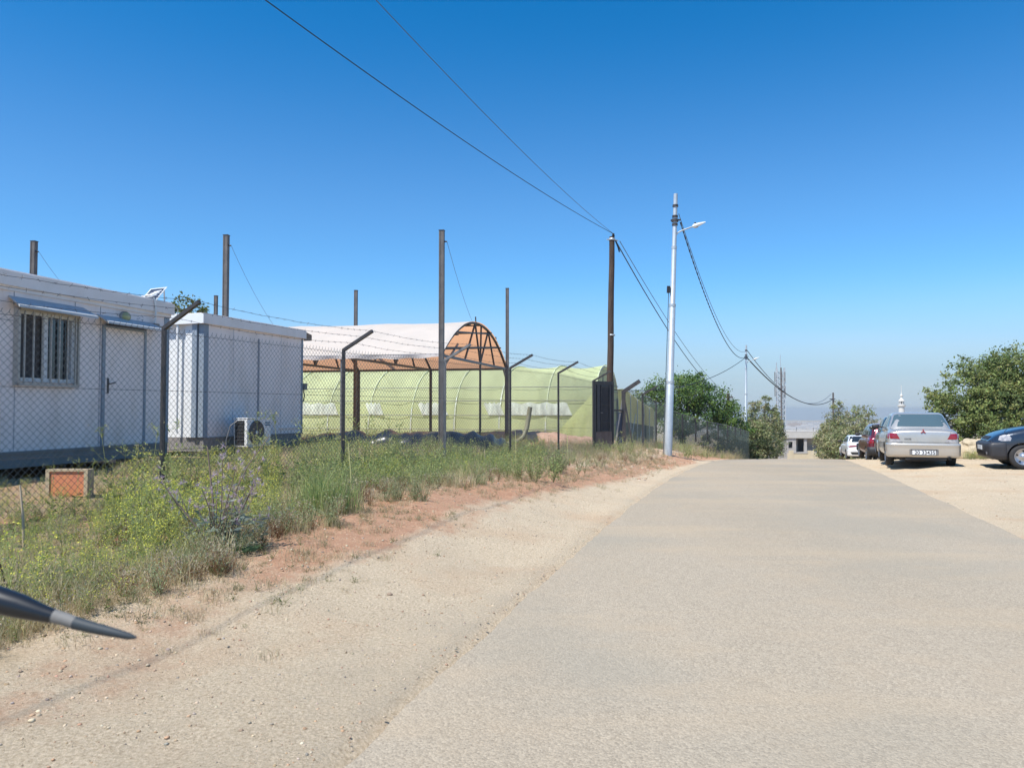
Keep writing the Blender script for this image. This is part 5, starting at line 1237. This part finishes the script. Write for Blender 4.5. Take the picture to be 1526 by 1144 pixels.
# ---------------------------------------------------------------- verge plants
def rib(p, q, w0, w1, c):
    """one flat strip from p to q"""
    d = q - p; a = np.cross(d, rng.normal(size=3)); a /= (np.linalg.norm(a) + 1e-9)
    return np.array([p - a * w0, p + a * w0, q + a * w1, q - a * w1]), c
def leafq(p, d, ln, w, c):
    a = np.cross(d, rng.normal(size=3)); a /= (np.linalg.norm(a) + 1e-9)
    return np.array([p, p + d * ln * .5 + a * w, p + d * ln, p + d * ln * .5 - a * w]), c
def V(*a): return np.array(a, float)
def unit(v): return v / (np.linalg.norm(v) + 1e-9)
def jit(c, s=.2): return np.array(c) * rng.uniform(1 - s, 1 + s) * rng.uniform(.94, 1.06, 3)
def p_grass(n, h, cols, spread=.10, lean=.5, w=.0028):
    out = []
    for _ in range(n):
        b = V(rng.normal() * spread * .5, rng.normal() * spread * .5, 0); a = rng.uniform(0, 2 * math.pi); l = rng.uniform(.1, lean); hh = h * rng.uniform(.5, 1.1)
        m = b + V(math.cos(a) * l * hh * .3, math.sin(a) * l * hh * .3, hh * .55); e = b + V(math.cos(a) * l * hh, math.sin(a) * l * hh, hh * (1 - l * .25))
        c = jit(cols[rng.integers(len(cols))]); out += [rib(b, m, w, w * .8, c), rib(m, e, w * .8, w * .2, c)]
    return out
def p_mustard(h, flower=(.80, .74, .12), stem=(.34, .36, .14), nb=8, dens=1.0, fs=.0085):
    out = []; top = V(rng.normal() * .08, rng.normal() * .08, h); c = jit(stem)
    out.append(rib(V(0, 0, 0), top * .6, .004, .003, c)); out.append(rib(top * .6, top, .003, .0015, c))
    for k in range(nb):
        t = rng.uniform(.15, .95); b = top * t; a = rng.uniform(0, 2 * math.pi); ln = h * rng.uniform(.2, .5) * (1.15 - t * .6)
        e = b + V(math.cos(a) * ln * .75, math.sin(a) * ln * .75, ln * rng.uniform(.4, .95)); out.append(rib(b, e, .002, .001, jit(stem)))
        for _ in range(int(rng.integers(2, 6) * dens + .5)):
            q = e + rng.normal(size=3) * .018; out.append(leafq(q, unit(rng.normal(size=3) + V(0, 0, .4)), fs * rng.uniform(1.2, 2.4), fs * rng.uniform(.6, 1.1), jit(flower, .25)))
        for _ in range(3):
            q = b + (e - b) * rng.uniform(.1, .9); out.append(leafq(q, unit(rng.normal(size=3) + V(0, 0, .5)), rng.uniform(.02, .05), .006, jit((.30, .34, .12), .3)))
    for _ in range(8):
        a = rng.uniform(0, 2 * math.pi); out.append(leafq(top * rng.uniform(0, .35), unit(V(math.cos(a), math.sin(a), rng.uniform(-.1, .8))), rng.uniform(.05, .10), .012, jit((.17, .22, .07), .3)))
    return out
def p_bush(h, cols, n=90, ls=.03, w=.35, flower=None):
    out = []
    for _ in range(10):
        a = rng.uniform(0, 2 * math.pi); e = V(math.cos(a) * w * rng.uniform(.1, 1), math.sin(a) * w * rng.uniform(.1, 1), h * rng.uniform(.5, 1)); out.append(rib(V(0, 0, 0), e, .003, .001, jit((.22, .22, .10))))
        for _ in range(n // 10):
            t = rng.uniform(.2, 1.03); p = e * t + rng.normal(size=3) * .03; out.append(leafq(p, unit(rng.normal(size=3) + V(0, 0, .5)), ls * rng.uniform(.6, 1.5), ls * .22, jit(cols[rng.integers(len(cols))], .3)))
        if flower is not None and rng.random() < .6:
            out.append(leafq(e * 1.03, unit(rng.normal(size=3) + V(0, 0, .6)), .016, .008, jit(flower)))
    return out
def p_dry(h, cols, n=26, seed_=(.42, .36, .26)):
    out = []
    for _ in range(n):
        a = rng.uniform(0, 2 * math.pi); e = V(math.cos(a) * h * rng.uniform(.1, .6), math.sin(a) * h * rng.uniform(.1, .6), h * rng.uniform(.35, 1)); c = jit(cols[rng.integers(len(cols))])
        m = e * .5 + rng.normal(size=3) * .02; out += [rib(V(0, 0, 0), m, .0025, .002, c), rib(m, e, .002, .001, c)]
        for _ in range(2): out.append(leafq(e + rng.normal(size=3) * .01, unit(rng.normal(size=3) + V(0, 0, .3)), rng.uniform(.015, .04), .006, jit(seed_, .3)))
    return out
def pack(lst): return np.array([q for q, c in lst]), np.array([c for q, c in lst])
TAN = [(.48, .39, .24), (.38, .31, .18), (.56, .48, .32)]; STRAW = [(.52, .46, .24), (.44, .43, .21), (.64, .56, .35)]
GRN = [(.29, .37, .13), (.37, .44, .17), (.21, .30, .11), (.46, .48, .21)]; RUST = [(.20, .10, .055), (.26, .15, .08), (.16, .09, .05)]
PR = {'mustard': [pack(p_mustard(rng.uniform(.35, .6))) for _ in range(8)],
      'sparse': [pack(p_mustard(rng.uniform(.4, .7), dens=.7, nb=6, flower=(.62, .58, .30), fs=.007)) for _ in range(5)],
      'bush': [pack(p_bush(rng.uniform(.4, .6), GRN, 110, .032, .26, (.5, .5, .08))) for _ in range(6)],
      'fern': [pack(p_bush(rng.uniform(.25, .4), [(.22, .28, .14), (.29, .35, .18), (.36, .41, .23)], 120, .022, .2)) for _ in range(4)],
      'green': [pack(p_grass(26, rng.uniform(.25, .45), GRN)) for _ in range(5)],
      'straw': [pack(p_grass(26, rng.uniform(.2, .38), STRAW + TAN)) for _ in range(6)],
      'tan': [pack(p_grass(24, rng.uniform(.08, .2), TAN, .14, .9)) for _ in range(6)],
      'rust': [pack(p_dry(rng.uniform(.2, .4), RUST)) for _ in range(5)],
      'dry': [pack(p_dry(rng.uniform(.2, .45), TAN)) for _ in range(5)],
      'tiny': [pack(p_bush(rng.uniform(.06, .12), [(.12, .15, .05), (.2, .2, .09)], 40, .02, .1)) for _ in range(4)]}
QQ = {'weeds': [], 'dry_grass': []}
def put(kind, x, D, s, bucket='weeds', wide=1.0, zoff=0.0):
    Q, Cc = PR[kind][rng.integers(len(PR[kind]))]; a = rng.uniform(0, 2 * math.pi); ca, sa = math.cos(a), math.sin(a)
    M3 = np.array([[ca, -sa, 0], [sa, ca, 0], [0, 0, 1]]) * s * rng.uniform(.8, 1.2); q = Q @ M3.T
    q = q + np.array([x, D, ground(x, D) - .01 + zoff]); QQ[bucket].append((q, np.minimum(Cc * rng.uniform(.95, 1.3), .85)))
def inview(x, D, m=1.0): return -0.70 * D - m < x
def fence_x(D):
    for (a, b) in zip(FP[:-1], FP[1:]):
        if a[1] <= D <= b[1]: return a[0] + (b[0] - a[0]) * (D - a[1]) / (b[1] - a[1])
    return FP[0][0] if D < FP[0][1] else 2.47 + (D - 23.5) * .4
def front(D):   # how far from the asphalt the growth begins
    return float(np.interp(D, [2, 4.3, 6.7, 8.5, 10, 12.6, 18, 24], [2.5, 2.45, 2.45, 2.75, 2.9, 2.2, 1.75, 1.5])) + .45 * noise.noise(Vector((D * .55, 3, 1))) + .2 * noise.noise(Vector((D * 1.9, 8, 1)))
def scatter():
    # main band
    N = 17500
    for i in range(N):
        D = 2.6 + 24 * (rng.random() ** 1.25); x = rng.uniform(-.70 * D - .6, L(D) - 1.2); off = L(D) - x
        if x < -9.5: continue
        fr = front(D); e = off - fr
        if e < 0: continue
        fx = fence_x(D); behind = x < fx
        if behind and rng.random() < (.55 if x / D > -.5 else .25): continue
        if x < -5.6 and D > 8 and x < -6.2 - (14.5 - D) * .23 + .4 and D < 20: continue   # under the cabins
        n1 = noise.noise(Vector((x * .8, D * .6, 4))); n2 = noise.noise(Vector((x * 1.5, D * 1.2, 11)))
        if D < 5.4 and e < 2.2:
            k = rng.random()
            put('tan' if k < .45 else ('straw' if k < .66 else ('dry' if k < .76 else ('fern' if k < .86 else 'mustard'))), x, D, rng.uniform(.7, 1.05) * (.6 + .4 * ss(0, .8, e))); continue
        if e < .35:
            k = rng.random(); put('tan' if k < .4 else ('rust' if k < .6 else ('fern' if k < .82 else 'straw')), x, D, rng.uniform(.6, .9)); continue
        if n1 < -.22 and n2 < .1 and rng.random() < .8:
            if rng.random() < .6: put('straw' if rng.random() < .6 else 'tan', x, D, .7)
            continue
        s = .62 + .4 * ss(.2, 1.6, e)
        px = 763 + 1150 * x / D
        low = 1 - ss(120, 230, px)
        if D > 5: s *= 1 - .55 * low * ss(5, 6.5, D)
        if px > 225 and px < 450 and D > 8: s *= .76
        if behind and px < 200: s *= .6
        lush = ss(400, 470, px) * (1 - ss(760, 860, px)) * ss(6.5, 8.5, D)
        k = rng.random()
        if lush > .5:
            s *= .8
            if k < .34 + .3 * n1: put('bush', x, D, s * rng.uniform(.75, 1.15))
            elif k < .52: put('green' if n2 > 0 else 'straw', x, D, s * 1.05)
            elif k < .80: put('fern', x, D, s * 1.2)
            elif k < .93: put('mustard', x, D, s * .95)
            else: put('dry', x, D, s)
        elif px < 420:
            if k < .50 + .25 * n1: put('mustard', x, D, s * rng.uniform(.75, 1.05))
            elif k < .60 - .3 * n2: put('straw', x, D, s)
            elif k < .72: put('rust' if n2 > .1 else 'dry', x, D, s)
            elif k < .82: put('bush', x, D, s * .6)
            elif k < .93: put('fern', x, D, s)
            else: put('green', x, D, s * .8)
        else:
            if k < .3: put('straw', x, D, s * .8)
            elif k < .55: put('dry', x, D, s * .8)
            elif k < .7: put('rust', x, D, s * .7)
            elif k < .85: put('fern', x, D, s)
            else: put('sparse', x, D, s * .8)
    # sparse tall stalks in front of the cabins and fence
    for _ in range(120):
        D = rng.uniform(6.5, 14); x = fence_x(D) + rng.uniform(-.8, .9); put('sparse', x, D, rng.uniform(1.0, 1.4) * (.55 if x / D < -.52 else 1))
    # crumbs of dry plant along the red soil and gravel
    for _ in range(1100):
        D = rng.uniform(4.5, 24); off = front(D) - abs(rng.normal()) * .5; x = L(D) - off
        if off > .5 and inview(x, D): put('tiny' if rng.random() < .35 else 'tan', x, D, rng.uniform(.35, .7))
    # strip right of the lamp along the far fence
    for _ in range(1500):
        D = rng.uniform(23, 56); u = rng.uniform(1.1, 5.0); x = L(D) - u; k = rng.random(); s = .9 if D > 30 else .6
        if D < 30 and u < 2.2 and rng.random() < .8: continue
        put('straw' if k < .42 else ('dry' if k < .62 else ('green' if k < .74 else 'sparse')), x, D, s * rng.uniform(.7, 1.25) * (1.25 if D > 30 else 1), 'dry_grass')
    for _ in range(450):     # yard floor behind the fence
        D = rng.uniform(15, 29); x = rng.uniform(-.3 * D, fence_x(D)); put('straw' if rng.random() < .5 else 'dry', x, D, rng.uniform(.5, .8), 'dry_grass')
    # far side of the dirt lot, under the oak
    for _ in range(450):
        D = rng.uniform(23, 38); x = L(D) + ROADW + rng.uniform(8, 15); k = rng.random()
        if x / D < .52: continue
        put('straw' if k < .5 else ('bush' if k < .7 else 'dry'), x, D, rng.uniform(.5, .9), 'dry_grass')
    for _ in range(40):
        p = at(rng.uniform(1436, 1480), 680, rng.uniform(22.8, 23.6)); put('bush' if rng.random() < .6 else 'mustard', p.x, p.y, rng.uniform(.4, .7), 'dry_grass')
scatter()
for nm, lab in (('weeds', 'tangle of yellow-flowering weeds, grass and dry stems on the left verge'), ('dry_grass', 'pale dry grass by the far fence and the edges of the lots')):
    Q = np.concatenate([q for q, c in QQ[nm]]); Cc = np.concatenate([c for q, c in QQ[nm]])
    tag(link(nm, quads_mesh(nm, Q, Cc, M['weed'])), lab, 'weeds' if nm == 'weeds' else 'grass', kind='stuff')
    print(nm, len(Q))
# single plants that stand out
def single(name, label, cat, x, D, lst, az=0, group=None, extra=None):
    Q, Cc = pack(lst); p = Vector((x, D, ground(x, D) - .01))
    t = thing(name, label, cat, p, az, group); link('foliage', quads_mesh('foliage', Q, Cc, M['weed']), t); return t
def thistle():
    p = at(322, 850, 6.75); x, D = p.x, 6.75; out = []; st = []
    LIL = [(.56, .44, .52), (.68, .58, .64), (.46, .34, .42)]; GL = [(.28, .32, .25), (.17, .21, .15), (.38, .42, .34)]
    for k in range(26):
        a = rng.uniform(0, 2 * math.pi); r_ = rng.uniform(.05, .46); h = rng.uniform(.35, .95) * (1.05 - r_ * .75)
        e = V(math.cos(a) * r_, math.sin(a) * r_ * .7, h); m = e * .5 + V(0, 0, -.03) + rng.normal(size=3) * .02
        st.append([Vector((0, 0, 0)), Vector(m), Vector(e)])
        for _ in range(int(rng.integers(3, 6))):
            c = e + rng.normal(size=3) * V(.045, .045, .07)
            for _ in range(16):
                d = unit(rng.normal(size=3) + V(0, 0, .5)); out.append(rib(c, c + d * rng.uniform(.018, .045), .0024, .0006, jit(LIL[rng.integers(3)], .25)))
        for _ in range(9):
            b = m + (e - m) * rng.uniform(-.8, .9); d = unit(rng.normal(size=3) + V(0, 0, .1)); out.append(leafq(b, d, rng.uniform(.05, .10), .009, jit(GL[rng.integers(3)])))
    for _ in range(260):
        a = rng.uniform(0, 2 * math.pi); r_ = rng.uniform(.0, .33); b = V(math.cos(a) * r_ + .08, math.sin(a) * r_ * .6, rng.uniform(.02, .34)); d = unit(V(math.cos(a), math.sin(a), rng.uniform(-.2, .7)) + rng.normal(size=3) * .4)
        out.append(leafq(b, d, rng.uniform(.05, .12), rng.uniform(.006, .014), jit(GL[rng.integers(3)])))
    for _ in range(50):
        a = rng.uniform(-.6, 1.2); b = V(.05 + rng.uniform(0, .3), rng.uniform(-.2, .1), .04); out.append(leafq(b, unit(V(math.cos(a), math.sin(a) - .3, .25)), rng.uniform(.08, .16), .02, jit((.07, .12, .06))))
    t = single('thistle', 'bushy grey-green thistle with pale lilac heads at the edge of the weeds', 'thistle', x, D, out)
    mb = MB()
    for s in st: mb.tube(s, [.006, .005, .003], 5)
    mb.tube([(-.02, 0, 0), (-.03, 0, .4), (-.09, 0, .92)], [.012, .009, .005], 6)
    mb.tube([(.0, 0, .2), (.25, .05, .75), (.42, .08, 1.0)], [.006, .005, .004], 5)
    mb.build('stem', mat('thistle_stem', (.16, .11, .09), (.25, .20, .14), 20, .8), t)
thistle()
def loner(px, py, D, kind, n, s, label, name='weed_clump', w=.25, group='weed clumps standing out at the verge'):
    p = at(px, py, D); lst = []
    for _ in range(n):
        Q, Cc = PR[kind][rng.integers(len(PR[kind]))]; o = V(rng.normal() * w, rng.normal() * w * .6, 0)
        a = rng.uniform(0, 6.28); m3 = np.array([[math.cos(a), -math.sin(a), 0], [math.sin(a), math.cos(a), 0], [0, 0, 1]]) * s * rng.uniform(.8, 1.2)
        q = Q @ m3.T + o; lst += [(q[i], Cc[i]) for i in range(len(q))]
    single(name, label, 'plant', p.x, D, lst, group=group)
loner(780, 722, 12.9, 'bush', 14, 1.0, 'bright green bushy clump nearest the red soil before the canopy')
loner(830, 712, 15.0, 'fern', 14, 1.15, 'greyish green feathery clump right of the bright green bushy one')
loner(480, 800, 8.4, 'green', 18, 1.25, 'tall dark green grass clump by the left end of the red soil', w=.16)
loner(600, 766, 9.6, 'fern', 12, .8, 'small drab clump growing alone on the red soil', w=.2)
loner(395, 800, 7.4, 'fern', 16, .85, 'soft grey-green clump just right of the thistle', w=.2)
loner(900, 668, 21.8, 'bush', 8, .9, 'leafy green weeds at the foot of the open gate leaf', w=.35)
loner(1030, 668, 28.5, 'sparse', 16, 1.0, 'tuft of yellowish stalks right of the tall street lamp', w=.4)
def stalk(px, pyb, pyt, D, r_, m, label, name='stalk', cat='stalk', lean=0):
    b = at(px, pyb, D); g = ground(b.x, D); tp = at(px + lean, pyt, D)
    t = MB(); t.tube([(0, 0, 0), ((tp.x - b.x) * .5 + .01, 0, (tp.z - g) * .5), (tp.x - b.x, 0, tp.z - g)], [r_, r_ * .9, r_ * .6], 7)
    o = t.build(name, m, None, (b.x, D, g - .02)); tag(o, label, cat)
stem_y = mat('yellow_stalk', (.42, .44, .16), (.5, .46, .22), 6, .8)
stalk(524, 765, 656, 9.3, .008, stem_y, 'tall straight yellow-green stalk rising from the lush weeds', lean=-5)
stalk(36, 800, 719, 6.6, .012, 'stake', 'thin wooden stake standing in the weeds left of the orange-fronted box', 'wooden_stake', 'stake', lean=-6)
stalk(722, 700, 668, 14.6, .010, 'stake', 'short pale stick standing in front of the thin canopy post', lean=0)
stalk(768, 700, 640, 15.0, .007, stem_y, 'thin pale stalk in front of the slim steel column')
stalk(845, 682, 622, 17.5, .007, stem_y, 'thin dry stalk left of the gate')
stalk(20, 830, 770, 5.2, .006, 'creosote', 'dark bent dead stem at the left edge above the wiper', 'dead_stem', 'stem', lean=-40)
# ---------------------------------------------------------------- loose stones
def stones():
    bm = bmesh.new(); bmesh.ops.create_cone(bm, cap_ends=True, segments=5, radius1=1, radius2=.55, depth=1.1); bmesh.ops.triangulate(bm, faces=bm.faces); base = np.array([v.co[:] for v in bm.verts]); fc = np.array([[v.index for v in f.verts] for f in bm.faces]); bm.free()
    vs, fs, cs = [], [], []; k = 0
    pal = [(.44, .34, .23), (.50, .40, .28), (.36, .26, .17), (.42, .27, .17), (.30, .26, .21), (.52, .43, .31)]
    def add(x, D, r_, c=None):
        nonlocal k
        v = base * (1 + rng.normal(size=(len(base), 1)) * .16) * np.array([1, rng.uniform(.6, 1), rng.uniform(.4, .7)]) * r_
        a = rng.uniform(0, 6.28); v = v @ np.array([[math.cos(a), -math.sin(a), 0], [math.sin(a), math.cos(a), 0], [0, 0, 1]]).T
        v = v + np.array([x, D, ground(x, D) + r_ * .12]); vs.append(v); fs.append(fc + k * len(base)); cs.append(np.repeat((jit(c if c is not None else pal[rng.integers(len(pal))], .25))[None], len(base), 0)); k += 1
    for _ in range(16000):
        D = 1.8 + 20 * rng.random() ** 1.4; off = rng.uniform(0.05, 3.6); x = L(D) - off
        if not inview(x, D, .2): continue
        add(x, D, .0035 + .010 * rng.random() ** 4 * (1.6 if off > 1.5 else 1))
    for _ in range(3500):
        D = rng.uniform(7, 26); x = L(D) + ROADW + rng.uniform(.05, 9) * rng.random() ** .6
        if x / D > .72: continue
        add(x, D, .004 + .016 * rng.random() ** 5)
    for _ in range(1800):
        D = rng.uniform(16, 29); off = rng.uniform(.5, 4.5); add(L(D) - off, D, .012 + .04 * rng.random() ** 3)
    for px, py, D, r_ in ((581, 872, 5.9, .03), (617, 885, 5.7, .012), (1040, 640, 9, .02), (770, 873, 5.8, .014), (740, 905, 5.1, .012)): p = at(px, py, D); add(p.x, D, r_, (.36, .28, .19))
    v = np.concatenate(vs); f = np.concatenate(fs); c = np.concatenate(cs)
    me = bpy.data.meshes.new('gravel'); me.vertices.add(len(v)); me.vertices.foreach_set('co', v.astype(np.float32).ravel()); me.loops.add(len(f) * 3); me.loops.foreach_set('vertex_index', f.astype(np.int32).ravel())
    me.polygons.add(len(f)); me.polygons.foreach_set('loop_start', np.arange(0, len(f) * 3, 3, dtype=np.int32)); me.update(calc_edges=True)
    a = me.color_attributes.new('col', 'FLOAT_COLOR', 'POINT'); cc = np.ones((len(v), 4), np.float32); cc[:, :3] = c; a.data.foreach_set('color', cc.ravel())
    me.materials.append(leafmat('stone_surface', 0, .95)); tag(link('gravel', me), 'loose small stones scattered on the verge and the dirt lot', 'gravel', kind='stuff')
stones()
